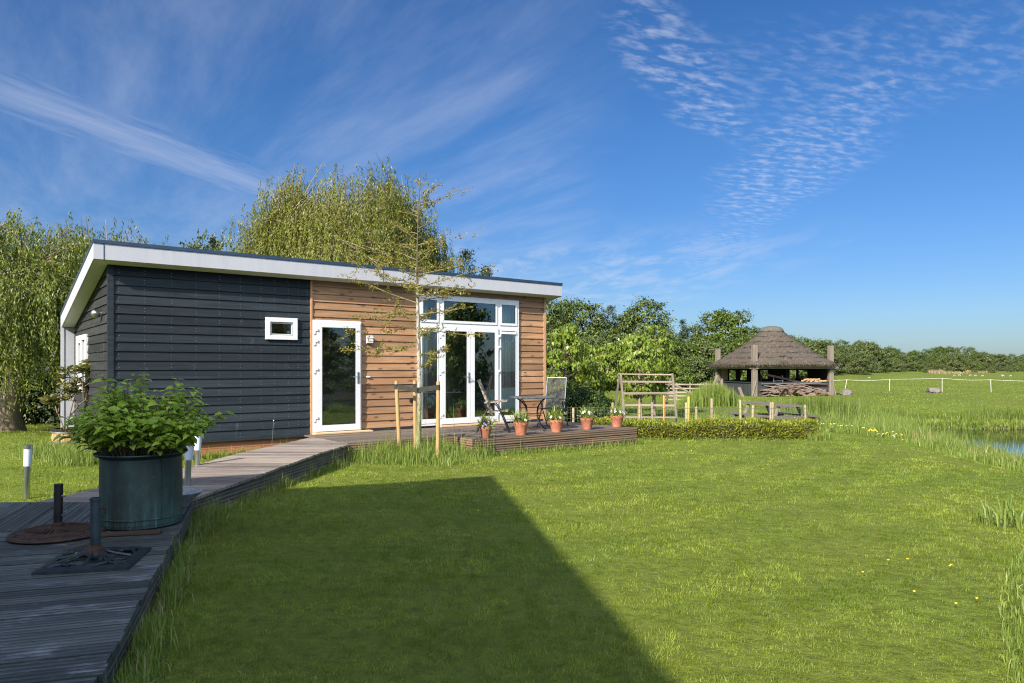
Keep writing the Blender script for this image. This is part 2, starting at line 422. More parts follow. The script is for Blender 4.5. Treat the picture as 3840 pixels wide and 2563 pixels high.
M['ply'] = plain('ply', (.42, .30, .13), .7, var=.1)
M['mesh_fabric'] = None

def copper():
    m, nt, b = nodes('copper_patina')
    n = tex(nt, scale=4.5, det=7, rough=.65, stretch=(1, 1, .55))
    col = ramp(nt, n, [(.30, (.022, .020, .018)), (.52, (.030, .048, .046)), (.75, (.055, .105, .105))])
    dr = tex(nt, scale=9, det=6, rough=.7, stretch=(1.6, 1.6, .12))
    sep = nt.nodes.new('ShaderNodeSeparateXYZ'); tc = nt.nodes.new('ShaderNodeTexCoord')
    nt.links.new(tc.outputs['Object'], sep.inputs[0])
    low = ramp(nt, sep.outputs[2], [(.02, (1, 1, 1)), (.30, (.12, .12, .12))])
    fac = mth(nt, 'MULTIPLY', ramp(nt, dr, [(.5, (0, 0, 0)), (.72, (1, 1, 1))]), low)
    col = mixc(nt, mth(nt, 'MULTIPLY', fac, .85), col, (.12, .30, .31))
    sp = tex(nt, scale=60, det=2)
    col = mixc(nt, ramp(nt, sp, [(.72, (0, 0, 0)), (.78, (.6, .6, .6))]), col, (.30, .42, .40))
    nt.links.new(col, b.inputs['Base Color'])
    b.inputs['Metallic'].default_value = .25; b.inputs['Roughness'].default_value = .55
    bump(nt, b, n, .25, .006)
    return m
M['copper'] = copper()
def thatch():
    m, nt, b = nodes('thatch')
    n = tex(nt, scale=1.0, det=7, rough=.7, stretch=(9, 9, 2.2))
    col = ramp(nt, n, [(.28, (.029, .024, .020)), (.5, (.070, .058, .049)), (.74, (.152, .128, .107))])
    w = tex(nt, scale=.8, det=4)
    col = mixc(nt, ramp(nt, w, [(.42, (0, 0, 0)), (.7, (.6, .6, .6))]), col, (.075, .064, .055))
    nt.links.new(col, b.inputs['Base Color']); b.inputs['Roughness'].default_value = .95
    b.inputs['Specular IOR Level'].default_value = .1
    bump(nt, b, n, .8, .06)
    return m
M['thatch'] = thatch()
def meshfab():
    m, nt, b = nodes('mesh_fabric')
    b.inputs['Base Color'].default_value = (.035, .037, .038, 1); b.inputs['Roughness'].default_value = .7
    tr = nt.nodes.new('ShaderNodeBsdfTransparent')
    mx = nt.nodes.new('ShaderNodeMixShader')
    n = tex(nt, scale=3, det=4)
    nt.links.new(ramp(nt, n, [(.35, (.36, .36, .36)), (.7, (.58, .58, .58))]), mx.inputs[0])
    nt.links.new(tr.outputs[0], mx.inputs[1]); nt.links.new(b.outputs[0], mx.inputs[2])
    nt.links.new(mx.outputs[0], nt.nodes['Material Output'].inputs[0])
    return m
M['mesh_fabric'] = meshfab()
def deckmat(name, axis_cross, period=.0478, dark=(.032, .037, .038), light=(.115, .126, .124)):
    """grooved hardwood decking, weathered grey; grooves run along each board"""
    m, nt, b = nodes(name)
    st = [26, 26, 26]; st[1 - axis_cross] = 1.4
    n = tex(nt, scale=1.0, det=7, rough=.7, stretch=tuple(st), dist=.4)
    col = ramp(nt, n, [(.30, dark), (.70, light)])
    tone = ramp(nt, island(nt), [(0, (.58, .56, .55)), (.5, (1, 1, 1)), (1, (1.35, 1.32, 1.28))])
    col = mixc(nt, 1.0, col, tone, 'MULTIPLY')
    w = tex(nt, scale=2.6, det=8, rough=.75, stretch=(1, 2.2, 1))
    col = mixc(nt, ramp(nt, w, [(.54, (0, 0, 0)), (.70, (.7, .7, .7))]), col, (.28, .295, .32))
    tc = nt.nodes.new('ShaderNodeTexCoord'); sep = nt.nodes.new('ShaderNodeSeparateXYZ')
    nt.links.new(tc.outputs['Object'], sep.inputs[0])
    wv = mth(nt, 'SINE', mth(nt, 'MULTIPLY', sep.outputs[axis_cross], 2 * math.pi / period))
    gr = mth(nt, 'MAXIMUM', mth(nt, 'MULTIPLY', wv, 2.2), -1.0)
    dk = ramp(nt, mth(nt, 'ADD', mth(nt, 'MULTIPLY', wv, .5), .5), [(.0, (.42, .42, .42)), (.32, (1, 1, 1))])
    col = mixc(nt, 1.0, col, dk, 'MULTIPLY')      # colour darkened along the grooves
    nt.links.new(col, b.inputs['Base Color']); b.inputs['Roughness'].default_value = .62
    b.inputs['Specular IOR Level'].default_value = .4
    bump(nt, b, mth(nt, 'ADD', mth(nt, 'MINIMUM', gr, 1.0), mth(nt, 'MULTIPLY', n, .8)), .7, .003)
    return m
M['deck_near'] = deckmat('deck_near', 1)
M['deck_walk'] = deckmat('deck_walk', 1, .046, (.135, .110, .098), (.300, .255, .228))
M['deck_side'] = deckmat('deck_side', 1, .0478)

# foliage
M['lawn_blade'] = leafmat('lawn_blade', (.090, .130, .012), (.300, .365, .046), .38, (.31, .40, .038), .45, .7, .45, (.075, .135, .014), .3, True)
M['tall_blade'] = leafmat('tall_blade', (.085, .145, .018), (.270, .315, .085), .4, (.34, .44, .05), .45, .4, .7, (.11, .20, .025))
M['rush_blade'] = leafmat('rush_blade', (.060, .100, .016), (.165, .215, .040), .32, (.15, .22, .03), .5)
M['dry_reed'] = leafmat('dry_reed', (.20, .15, .085), (.33, .26, .155), .3)
M['dry_stalk'] = leafmat('dry_stalk', (.22, .19, .09), (.42, .36, .19), .3)
M['willow_leaf'] = leafmat('willow_leaf', (.055, .078, .011), (.225, .240, .034), .35, (.28, .30, .04), .45, .25, .35, (.12, .10, .025))
M['willow_leaf_b'] = leafmat('willow_leaf_b', (.045, .072, .010), (.205, .240, .034), .35, (.28, .34, .04), .42, .25, .4, (.05, .08, .012))
M['pear_leaf'] = leafmat('pear_leaf', (.075, .125, .014), (.215, .275, .040), .36, (.28, .36, .05), .36, 0)
M['alder_leaf'] = leafmat('alder_leaf', (.046, .078, .014), (.122, .158, .034), .25, None, .5)
M['maple_leaf'] = leafmat('maple_leaf', (.050, .090, .012), (.115, .160, .024), .3, None, .45)
M['grey_leaf'] = leafmat('grey_leaf', (.050, .078, .022), (.115, .140, .042), .25, None, .55)
M['conifer_leaf'] = leafmat('conifer_leaf', (.018, .036, .014), (.050, .072, .024), .15, None, .55)
M['oak_leaf'] = leafmat('oak_leaf', (.140, .130, .022), (.300, .265, .050), .4, (.36, .33, .05), .45)
M['hydrangea_leaf'] = leafmat('hydrangea_leaf', (.185, .305, .026), (.460, .580, .095), .45, (.50, .62, .08), .30)
M['rhodo_leaf'] = leafmat('rhodo_leaf', (.075, .105, .028), (.290, .270, .090), .25, None, .3)
M['hedge_leaf'] = leafmat('hedge_leaf', (.090, .120, .014), (.300, .325, .036), .34, (.42, .40, .05), .45)
M['strap_leaf'] = leafmat('strap_leaf', (.110, .170, .030), (.270, .310, .080), .35, (.30, .36, .06), .42)
M['shrub_leaf'] = leafmat('shrub_leaf', (.028, .055, .012), (.075, .115, .022), .25, None, .4)
M['petal_white'] = leafmat('petal_white', (.62, .60, .68), (.75, .74, .78), .25)
M['petal_violet'] = leafmat('petal_violet', (.10, .06, .30), (.28, .22, .50), .25)
M['petal_pink'] = leafmat('petal_pink', (.42, .30, .52), (.55, .42, .62), .25)
M['petal_yellow'] = leafmat('petal_yellow', (.75, .55, .02), (.85, .68, .06), .2)

# ------------------------------------------------------------------ leaf and blade generators
def rng_(s): return np.random.default_rng(s)
def unit(a): return a / np.maximum(np.linalg.norm(a, axis=1, keepdims=True), 1e-9)
def leaf_arrays(P, D, L, Wd, rng, fold=.18, nrm=None):
    """rhombic folded leaves: P base, D direction, L length, Wd width"""
    n = len(P); D = unit(D)
    r = rng.normal(size=(n, 3)) if nrm is None else nrm + rng.normal(size=(n, 3)) * .35
    S = unit(np.cross(D, r)); Nn = np.cross(S, D)
    L = np.asarray(L).reshape(-1, 1) * np.ones((n, 1)); Wd = np.asarray(Wd).reshape(-1, 1) * np.ones((n, 1))
    mid = P + D * L * .45
    v = np.stack([P, mid + S * Wd / 2 + Nn * fold * Wd, P + D * L - Nn * .12 * L, mid - S * Wd / 2 + Nn * fold * Wd], 1)
    f = np.arange(n * 4).reshape(n, 4)
    return v.reshape(-1, 3), f
def big_leaf_arrays(P, D, L, Wd, rng, nrm, droop=.25):
    """ovate leaf of six quads-worth: 8 verts, midrib folded, drooping tip"""
    n = len(P); D = unit(D)
    S = unit(np.cross(D, nrm + rng.normal(size=(n, 3)) * .25)); Nn = unit(np.cross(S, D))
    L = np.asarray(L).reshape(-1, 1) * np.ones((n, 1)); Wd = np.asarray(Wd).reshape(-1, 1) * np.ones((n, 1))
    a = P + D * L * .36; b = P + D * L * .70 - Nn * L * droop * .25; t = P + D * L - Nn * L * droop
    up = Nn * Wd * .16
    v = np.stack([P, a + S * Wd * .5 + up, a, a - S * Wd * .5 + up, b + S * Wd * .36 + up * .7, b, b - S * Wd * .36 + up * .7, t], 1)
    i = (np.arange(n) * 8)[:, None]
    q = np.concatenate([i + np.array([[2, 1, 4, 5]]), i + np.array([[3, 2, 5, 6]])])
    tr = np.concatenate([i + np.array([[0, 1, 2]]), i + np.array([[0, 2, 3]]), i + np.array([[5, 4, 7]]), i + np.array([[6, 5, 7]])])
    return v.reshape(-1, 3), q, tr
def blade_arrays(P, H, Wd, rng, lean=.5, segs=1, bend=None):
    n = len(P); az = rng.uniform(0, 2 * np.pi, n)
    d = np.stack([np.cos(az), np.sin(az), np.zeros(n)], 1)
    ln = (np.abs(rng.normal(0, lean, n)))[:, None]
    if bend is not None: d = unit(d + bend)
    S = np.stack([-d[:, 1], d[:, 0], np.zeros(n)], 1)
    tw = rng.uniform(-1.2, 1.2, n)[:, None]
    S = unit(S * np.cos(tw) + d * np.sin(tw))
    H = np.asarray(H).reshape(-1, 1) * np.ones((n, 1)); Wd = np.asarray(Wd).reshape(-1, 1) * np.ones((n, 1))
    Z = np.array([[0, 0, 1.0]])
    if segs == 1:
        tip = P + (Z + d * ln) * H / np.sqrt(1 + ln ** 2)
        v = np.stack([P - S * Wd / 2, P + S * Wd / 2, tip], 1)
        return v.reshape(-1, 3), [np.arange(n * 3).reshape(n, 3)]
    m1 = P + (Z + d * ln * .35) * H * .5
    tip = m1 + (Z * np.maximum(.15, 1 - ln) + d * ln * 1.1) * H * .5
    v = np.stack([P - S * Wd / 2, P + S * Wd / 2, m1 + S * Wd * .42, m1 - S * Wd * .42, tip], 1)
    i = (np.arange(n) * 5)[:, None]
    return v.reshape(-1, 3), [i + np.array([[0, 1, 2, 3]]), i + np.array([[3, 2, 4]])]

# ------------------------------------------------------------------ layout shared by ground and buildings
TH = R(37.5); WOFF = 13.735
U2 = np.array([math.cos(TH), math.sin(TH)]); N2 = np.array([math.sin(TH), -math.cos(TH)])
AL, AR, AM = 2.088, 11.545, 5.575            # left corner, right corner, black/brown joint along the facade
DEPTH, ROOF_S, ZT = 4.07, 0.211, 3.31
def hw(a, b, z=0.0):                          # facade coordinates (along, out, up) to world
    p = U2 * a + N2 * (b - WOFF); return Vector((p[0], p[1], z))
def ab(x, y):
    return x * U2[0] + y * U2[1], x * N2[0] + y * N2[1] + WOFF
EDGE_D = np.array([-0.317, 0.948]); EDGE_P = np.array([-1.85, 3.25]); BRD = np.array([0.948, 0.317])
def st_of(x, y):                              # near platform: s along its right edge, t to the left of it
    dx, dy = x - EDGE_P[0], y - EDGE_P[1]
    return dx * EDGE_D[0] + dy * EDGE_D[1], -(dx * BRD[0] + dy * BRD[1])
RAMP = [(-3.43, 7.60), (-2.80, 12.55), (-3.72, 13.80), (-4.98, 7.60)]
def on_built(x, y, pad=0.0):
    a, b = ab(x, y)
    terr = (a > 7.58 - pad) & (a < 11.84 + pad) & (b > -.1) & (b < 2.77 + pad)
    strip = (a > 5.40 - pad) & (a < 7.6) & (b > -.1) & (b < 2.05 + pad)
    house = (a > AL - .1 - pad) & (a < AR + .05) & (b > -DEPTH - .2) & (b < 0.05)
    s, t = st_of(x, y)
    plat = (t > -pad) & (y < 7.45 + pad * .6) & (s > -3)
    xl = np.interp(y, [7.6, 9.52, 13.75], [-4.98, -4.45, -3.78]); xr = np.interp(y, [7.6, 12.6], [-3.43, -2.77])
    rmp = (y > 7.4) & (y < 13.6) & (x > xl - pad) & (x < xr + pad) & (a < 5.45)
    return terr | strip | house | plat | rmp
def ss(x, a, b):
    t = np.clip((x - a) / (b - a), 0, 1); return t * t * (3 - 2 * t)
def ditch(x, y):                               # negative inside the ditch
    w = .25 * np.sin(y * .9) + .15 * np.sin(y * 2.3 + 1)
    w2 = .2 * np.sin(x * .8) + .12 * np.sin(x * 2.1)
    return np.maximum(np.interp(y, [6, 8, 12, 16.5, 20, 25, 30], [8.0, 8.6, 9.1, 9.9, 11.4, 13.2, 13.5]) - x + w * .6, y - 25.2 + w2)
def hgt(x, y):
    x = np.asarray(x, float); y = np.asarray(y, float)
    h = -.2 * ss(y, 17.5, 21.5)
    h = h - .05 * ss(x, -2, 2) * ss(y, 12, 15) * (1 - ss(y, 17, 19))
    h = h + .012 * np.sin(x * 1.3 + .4 * y) * np.cos(y * .9) + .03 * np.sin(x * .21 + 2) * np.sin(y * .17) * ss(y, 20, 40)
    d = ditch(x, y)
    near = 1 - ss(y, 23, 25)
    h = h * (1 - ss(d, .28, -.40)) + (-1.1) * ss(d, .28, -.40)
    h = h - .16 * ss(d, 1.2, .28) * (1 - ss(d, .28, -.40)) * near
    q = y - (126 + 1.2 * np.maximum(x - 56, -30))
    h = h + .8 * ss(q, 0, 10) * ss(x, 30, 50)
    return h
def hz(x, y): return float(hgt(x, y))

# ------------------------------------------------------------------ ground and water
def ground():
    xs = np.unique(np.concatenate([np.linspace(-600, -40, 16), np.linspace(-40, -8, 33), np.linspace(-8, 22, 121), np.linspace(22, 60, 64), np.linspace(60, 800, 40)]))
    ys = np.unique(np.concatenate([np.linspace(-120, 0, 14), np.linspace(0, 30, 151), np.linspace(30, 60, 50), np.linspace(60, 240, 90), np.linspace(240, 1500, 20)]))
    X, Y = np.meshgrid(xs, ys); Z = hgt(X, Y)
    nx, ny = len(xs), len(ys)
    i = (np.arange(ny - 1)[:, None] * nx + np.arange(nx - 1)[None]).ravel()
    m, nt, b = nodes('turf')
    n1 = tex(nt, scale=.35, det=4, coord='Position'); n2 = tex(nt, scale=9, det=6, rough=.7, coord='Position')
    n3 = tex(nt, scale=.10, det=3, coord='Position', stretch=(1, .5, 1))
    c = ramp(nt, n2, [(.3, (.035, .055, .008)), (.7, (.130, .165, .022))])
    c = mixc(nt, ramp(nt, n1, [(.35, (0, 0, 0)), (.65, (.5, .5, .5))]), c, (.120, .130, .022))
    c = mixc(nt, ramp(nt, n3, [(.40, (0, 0, 0)), (.62, (.6, .6, .6))]), c, (.120, .160, .022))
    g = nt.nodes.new('ShaderNodeNewGeometry'); sep = nt.nodes.new('ShaderNodeSeparateXYZ'); nt.links.new(g.outputs['Position'], sep.inputs[0])
    c = mixc(nt, ramp(nt, mth(nt, 'ADD', mth(nt, 'MULTIPLY', sep.outputs[2], 1.0), 1.0), [(.60, (1, 1, 1)), (.74, (0, 0, 0))]), c, (.028, .022, .013))
    nt.links.new(c, b.inputs['Base Color']); b.inputs['Roughness'].default_value = .9; b.inputs['Specular IOR Level'].default_value = .15
    tn = tex(nt, scale=2.2, det=4, coord='Position')       # worn track beside the bank
    xx = mth(nt, 'ABSOLUTE', mth(nt, 'SUBTRACT', mth(nt, 'SUBTRACT', sep.outputs[0], mth(nt, 'MULTIPLY', sep.outputs[1], .105)), 6.38))
    trk = mth(nt, 'MULTIPLY', ramp(nt, mth(nt, 'ADD', xx, mth(nt, 'MULTIPLY', tn, .3)), [(.20, (1, 1, 1)), (.40, (0, 0, 0))]), ramp(nt, mth(nt, 'MULTIPLY', mth(nt, 'ABSOLUTE', mth(nt, 'SUBTRACT', sep.outputs[1], 14.0)), .3), [(.5, (1, 1, 1)), (.9, (0, 0, 0))]))
    c = mixc(nt, mth(nt, 'MULTIPLY', trk, .7), c, (.24, .20, .105))
    bump(nt, b, n2, .9, .05)
    o = np_mesh('ground', np.stack([X, Y, Z], -1).reshape(-1, 3), [np.stack([i, i + 1, i + nx + 1, i + nx], 1)], m, smooth=True)
    tag(o, 'mown garden lawn running into a flat green pasture', 'ground', kind='structure')
    m, nt, b = nodes('ditch_water')
    b.inputs['Base Color'].default_value = (.010, .013, .008, 1); b.inputs['Roughness'].default_value = .03; b.inputs['IOR'].default_value = 1.33
    b.inputs['Specular IOR Level'].default_value = .45
    bump(nt, b, tex(nt, scale=2.6, det=3, coord='Position', stretch=(1, 2.2, 1)), .06, .03)
    w = MB().add([(7.6, 1, -.50), (60, 1, -.50), (60, 27, -.50), (7.6, 27, -.50)], [(0, 1, 2, 3)]).build('water', m)
    tag(w, 'dark still ditch water reflecting bank and sky', 'water', kind='structure')
ground()

# ------------------------------------------------------------------ grass
def frustum_pts(n, y0, y1, rng, k=.80, pw=1.0):
    t = rng.uniform(0, 1, n)
    y = np.sqrt(y0 ** 2 + t * (y1 ** 2 - y0 ** 2)); x = rng.uniform(-k, k, n) * y
    return x, y
def lawn_edge(y): return np.interp(y, [0, 3.7, 5.5, 8, 11, 12, 13.6, 16.5, 18.8, 19.6, 21, 30], [2.0, 2.75, 3.9, 6.3, 7.75, 7.9, 8.2, 8.65, 8.05, 7.3, 6.4, 6.0])
def waves(x, y, f, seed, n=5):
    r = random.Random(seed); o = 0
    for i in range(n):
        a = r.uniform(0, 6.28); k = f * r.uniform(.6, 1.5); o = o + np.sin(x * k * math.cos(a) + y * k * math.sin(a) + r.uniform(0, 6.28) + 1.3 * np.sin(x * k * .37 + i) * np.cos(y * k * .41))
    return o / n ** .5
def lawn():
    rng = rng_(11); V = []; Fs = []; off = 0
    for (y0, y1, den, h, w) in ((2.6, 5.2, 9500, .028, .0042), (5.2, 8, 5400, .031, .0056), (8, 12, 3000, .034, .0078), (12, 18, 1000, .034, .012), (18, 26, 330, .05, .022)):
        n = int(.80 * (y1 ** 2 - y0 ** 2) * den); x, y = frustum_pts(n, y0, y1, rng)
        k = (~on_built(x, y, .0)) & (x < lawn_edge(y) + .35) & ~((np.abs(x - .105 * y - 6.38) < .13) & (np.abs(y - 14) < 2.4) & (rng.uniform(0, 1, n) < .8))
        if y0 >= 18: k &= (x < 12)
        x, y = x[k], y[k]; n = len(x)
        P = np.stack([x, y, hgt(x, y) - .004], 1)
        patch = .8 + .5 * (np.sin(x * 2.1 + np.sin(y * 1.7)) * np.sin(y * 1.9 + x * .6)) * .5 + .25 * np.sin(x * 5.3 + 2 * np.sin(y * 4.1)) * .5
        tuft = waves(x, y, 26 / max(1, y0 / 6), 5); keep = rng.uniform(0, 1, n) < np.clip(.82 + .25 * tuft, .35, 1)
        H = h * rng.lognormal(-.12, .30, n) * patch * np.clip(1 + .20 * tuft, .6, 1.4)
        th_ = 2.6 * waves(x, y, 17 / max(1, y0 / 6), 8); bd = np.stack([np.cos(th_), np.sin(th_), 0 * th_], 1) * 1.25
        P, H, bd = P[keep], H[keep], bd[keep]; n = len(P)
        v, f = blade_arrays(P, H, w * rng.uniform(.7, 1.3, n), rng, .85, 1, bd)
        V.append(v); Fs.append(f[0] + off); off += len(v)
    o = np_mesh('lawn_grass', np.concatenate(V), [np.concatenate(Fs)], M['lawn_blade'])
    tag(o, 'short mown grass covering the garden lawn', 'grass', kind='stuff')
lawn()
def field_grass():
    rng = rng_(12); V = []; Fs = []; off = 0
    for (y0, y1, den, h, w) in ((20, 32, 110, .085, .024), (32, 50, 45, .065, .035), (50, 90, 13, .07, .06), (90, 150, 3.2, .08, .10)):
        n = int(.80 * (y1 ** 2 - y0 ** 2) * den); x, y = frustum_pts(n, y0, y1, rng)
        k = (~on_built(x, y)) & (ditch(x, y) > .3) & (x > 1.5)
        x, y = x[k], y[k]; n = len(x)
        clump = np.clip(.75 + .55 * np.sin(x * .9 + 2 * np.sin(y * .31)) * np.sin(y * .7 + x * .2), .3, 1.5)
        P = np.stack([x, y, hgt(x, y) - .01], 1)
        v, f = blade_arrays(P, h * rng.uniform(.5, 1.5, n) * clump, w * rng.uniform(.7, 1.3, n), rng, .7, 1)
        V.append(v); Fs.append(f[0] + off); off += len(v)
    o = np_mesh('pasture_grass', np.concatenate(V), [np.concatenate(Fs)], M['lawn_blade'])
    tag(o, 'rough grazed grass tufts of the flat pasture', 'grass', kind='stuff')
field_grass()
def scatter_blades(name, x, y, h, w, mat, label, seed, lean=.35, cat='grass', zoff=0.0):
    rng = rng_(seed); n = len(x)
    P = np.stack([x, y, hgt(x, y) - .01 + zoff], 1)
    v, f = blade_arrays(P, h * rng.uniform(.5, 1.2, n), w * rng.uniform(.7, 1.3, n), rng, lean, 2)
    o = np_mesh(name, v, f, M[mat]); tag(o, label, cat, kind='stuff'); return o
def line_pts(pts, n, spread, rng):
    pts = np.array(pts, float); seg = np.linalg.norm(np.diff(pts, axis=0), axis=1); cum = np.concatenate([[0], np.cumsum(seg)])
    t = rng.uniform(0, cum[-1], n); x = np.interp(t, cum, pts[:, 0]); y = np.interp(t, cum, pts[:, 1])
    return x + rng.normal(0, spread, n), y + rng.normal(0, spread, n)
def long_grass():
    rng = rng_(21)
    # along the edges of platform and ramp
    x, y = line_pts([(-1.15, 1.6), (-1.80, 3.3), (-2.62, 5.6), (-3.28, 7.6), (-3.33, 8.5), (-3.05, 10.8), (-2.72, 12.4)], 21000, .075, rng)
    k = ~on_built(x, y, .01); x, y = x[k], y[k]
    scatter_blades('deck_edge_grass', x, y, .115 * (1 + .6 * np.sin(y * 5) * np.sin(y * 1.7)) * rng.lognormal(-.15, .4, len(x)), .0044, 'tall_blade', 'uncut grass leaning along the boardwalk edge', 1, .55)
    # round the stakes and below the terrace
    x, y = line_pts([tuple(hw(5.5, 2.12)[:2]), tuple(hw(6.4, 2.35)[:2]), tuple(hw(7.45, 2.5)[:2])], 11000, .20, rng)
    x2, y2 = line_pts([tuple(hw(7.45, 2.85)[:2]), tuple(hw(8.6, 2.86)[:2]), tuple(hw(11.95, 2.84)[:2])], 2600, .05, rng)
    x3 = rng.normal(-1.55, .40, 6500); y3 = rng.normal(12.65, .28, 6500)
    x = np.concatenate([x, x2, x3]); y = np.concatenate([y, y2, y3]); k = ~on_built(x, y, .01); x, y = x[k], y[k]
    hh = np.where(ab(x, y)[0] > 7.9, .10, .20 + .07 * np.sin(x * 5) * np.sin(y * 6)) * rng.lognormal(0, .38, len(x))
    scatter_blades('stake_grass', x, y, hh, .0085, 'tall_blade', 'long grass left uncut round the tree stakes and terrace foot', 2, .5)
    # left lawn side of the boardwalk, foot of the house
    x, y = line_pts([(-5.6, 7.55), (-5.1, 7.75), (-4.85, 8.6), (-4.4, 10.5), (-4.0, 12.6)], 2600, .10, rng)
    x2, y2 = line_pts([(-8.6, 13.35), (-8.1, 13.1), (-7.6, 12.6), (-7.1, 12.1)], 6000, .17, rng)
    x3, y3 = line_pts([tuple(hw(AL, .12)[:2]), tuple(hw(5.3, .10)[:2])], 3000, .07, rng)
    x = np.concatenate([x, x2, x3]); y = np.concatenate([y, y2, y3]); k = ~on_built(x, y, .01); x, y = x[k], y[k]
    scatter_blades('house_foot_grass', x, y, np.where(x < -6.9, .24, .15) * rng.lognormal(0, .3, len(x)), .009, 'tall_blade', 'long grass at the foot of the house and its boardwalk', 3, .5)
    # ditch bank
    n = 46000; y = rng.uniform(8.5, 25.4, n); t = rng.uniform(0, 1, n)
    sh_ = np.interp(y, [6, 8, 12, 16.5, 20, 25, 30], [8.0, 8.6, 9.1, 9.9, 11.4, 13.2, 13.5])
    x = lawn_edge(y) + .18 + t * (sh_ - .05 - lawn_edge(y)) + rng.normal(0, .08, n)
    hh = (.17 + .26 * np.minimum(t * 2.5, 1)) * (.85 + .5 * np.sin(x * 2.2 + y) * np.sin(y * 1.3)) * rng.lognormal(0, .25, n)
    scatter_blades('bank_grass', x, y, hh, .012, 'tall_blade', 'tall flowering grass on the near bank of the ditch', 4, .35)
    n = 5200; y = rng.uniform(2.6, 6.2, n); x = lawn_edge(y) - .25 + np.abs(rng.normal(0, .75, n))
    scatter_blades('corner_grass', x, y, .10 + .22 * np.clip(x - lawn_edge(y) + .25, 0, 1), .0075, 'tall_blade', 'tall grass tuft band at the near right lawn edge', 5, .4)
    n = 1500; y = rng.uniform(9, 24.5, n); sh2 = np.interp(y, [6, 8, 12, 16.5, 20, 25, 30], [8.0, 8.6, 9.1, 9.9, 11.4, 13.2, 13.5]); x = lawn_edge(y) + .3 + rng.uniform(0, 1, n) * (sh2 - .1 - lawn_edge(y))
    x2, y2 = line_pts([(-1.80, 3.3), (-2.62, 5.6), (-3.28, 7.6), (-3.05, 10.8), (-2.72, 12.4), (-1.6, 12.6)], 700, .09, rng); k = ~on_built(x2, y2, .01)
    xs = np.concatenate([x, x2[k]]); ys = np.concatenate([y, y2[k]])
    scatter_blades('dead_stalks', xs, ys, np.where(xs > 5, .42, .17), np.where(xs > 5, .008, .0045), 'dry_stalk', 'straw coloured dead stalks mixed into the long grass', 15, .6)
    # far bank rushes
    n = 24000; x = rng.uniform(9.5, 36, n); y = 25.55 - .2 * np.sin(x * .8) - .12 * np.sin(x * 2.1) + np.abs(rng.normal(0, .8, n)) + (x < 13.2) * rng.uniform(-1.5, 1.2, n)
    hh = .44 * (.35 + .75 * np.abs(np.sin(x * .55 + 1)) * np.abs(np.sin(x * 1.7 + .5 * y))) * rng.lognormal(0, .2, n)
    hh = hh * np.where(y > 26.9, .55, 1)
    n2 = 9000; x2 = rng.uniform(12.5, 36, n2); y2 = 25.22 - .2 * np.sin(x2 * .8) - .12 * np.sin(x2 * 2.1) + rng.normal(0, .10, n2)
    scatter_blades('far_bank_grass', x2, y2, .30 * (.5 + .6 * np.abs(np.sin(x2 * 1.3))), .02, 'tall_blade', 'lighter grass hanging over the far edge of the ditch', 16, .6)
    scatter_blades('bank_rushes', x, y, hh, .015, 'rush_blade', 'dark green rushes on the far bank of the ditch', 6, .22, 'rushes')
    xs = np.concatenate([rng.normal(cx, sx, n) for cx, sx, n in ((10.2, .55, 3600), (6.6, .5, 1200), (8.2, .5, 900))])
    ys = np.concatenate([rng.normal(cy_, .45, n) for cy_, n in ((24.3, 3600), (20.5, 1200), (20.6, 900))])
    scatter_blades('rush_clump', xs, ys, np.where(xs > 9, .85, .40), .020, 'rush_blade', 'dense rush clump left of the ditch beyond the hedge', 7, .2, 'rushes')
    xs = rng.normal(9.6, .7, 5200); ys = rng.normal(35.0, .5, 5200)
    scatter_blades('reed_clump', xs, ys, .95 * np.exp(-((xs - 9.6) / 1.3) ** 2) + .15, .026, 'tall_blade', 'tall reed clump in front of the thatched barn corner', 8, .22, 'rushes')
    n = 9000; x = rng.uniform(3.0, 10.5, n); y = rng.uniform(18.2, 23, n)
    scatter_blades('kitchen_garden_grass', x, y, .16, .016, 'tall_blade', 'rough grass round the picnic table and fence', 9, .5)
    # dry reed bed far away in front of the trees
    n = 7000; t = rng.uniform(0, 1, n); x = 112 + t * 90 + rng.normal(0, 2, n); y = 196 + t * 110 + rng.normal(0, 2, n)
    k = np.sin(x * .16) + .4 * np.sin(x * .61) > .12; x, y = x[k], y[k]
    scatter_blades('reeds', x, y, .85, .20, 'dry_reed', 'straw coloured dry reeds in front of the far trees', 10, .15, 'reeds')
long_grass()
def flower_specks():
    rng = rng_(31); V = []; Fs = []
    x, y = line_pts([(8.0, 18.8), (8.3, 17.0), (8.25, 15.5)], 34, .16, rng)
    x2 = rng.uniform(-1.5, 7, 9); y2 = rng.uniform(4.5, 16.5, 9)
    x3 = rng.uniform(2.6, 4, 14); y3 = rng.uniform(3.4, 6, 14)
    x = np.concatenate([x, x2, x3]); y = np.concatenate([y, y2, y3]); k = ~on_built(x, y, .1); x, y = x[k], y[k]
    mb = MB()
    for a, b, i in zip(x, y, range(len(x))):
        mb.ball((a, b, hz(a, b) + (.22 if a > 7.6 else .045)), (.010 if b < 9 else .014) if a < 7.6 else .020, 6, 3, (1, 1, .5))
    o = mb.build('buttercups', M['petal_yellow']); tag(o, 'small yellow buttercups dotted through the grass', 'wildflowers', kind='stuff')
flower_specks()
def daisies():
    rng = rng_(32); mb = MB()
    for i in range(30):
        a, b = 8.2 + rng.normal(0, .2), 16.0 + rng.normal(0, .5)
        if i > 11: continue
        mb.ball((a, b, hz(a, b) + (.18 if a > 7.8 else .04)), .012, 6, 3, (1, 1, .5))
    tag(mb.build('daisies', M['petal_white']), 'small white daisies in the lawn and bank', 'wildflowers', kind='stuff')
daisies()

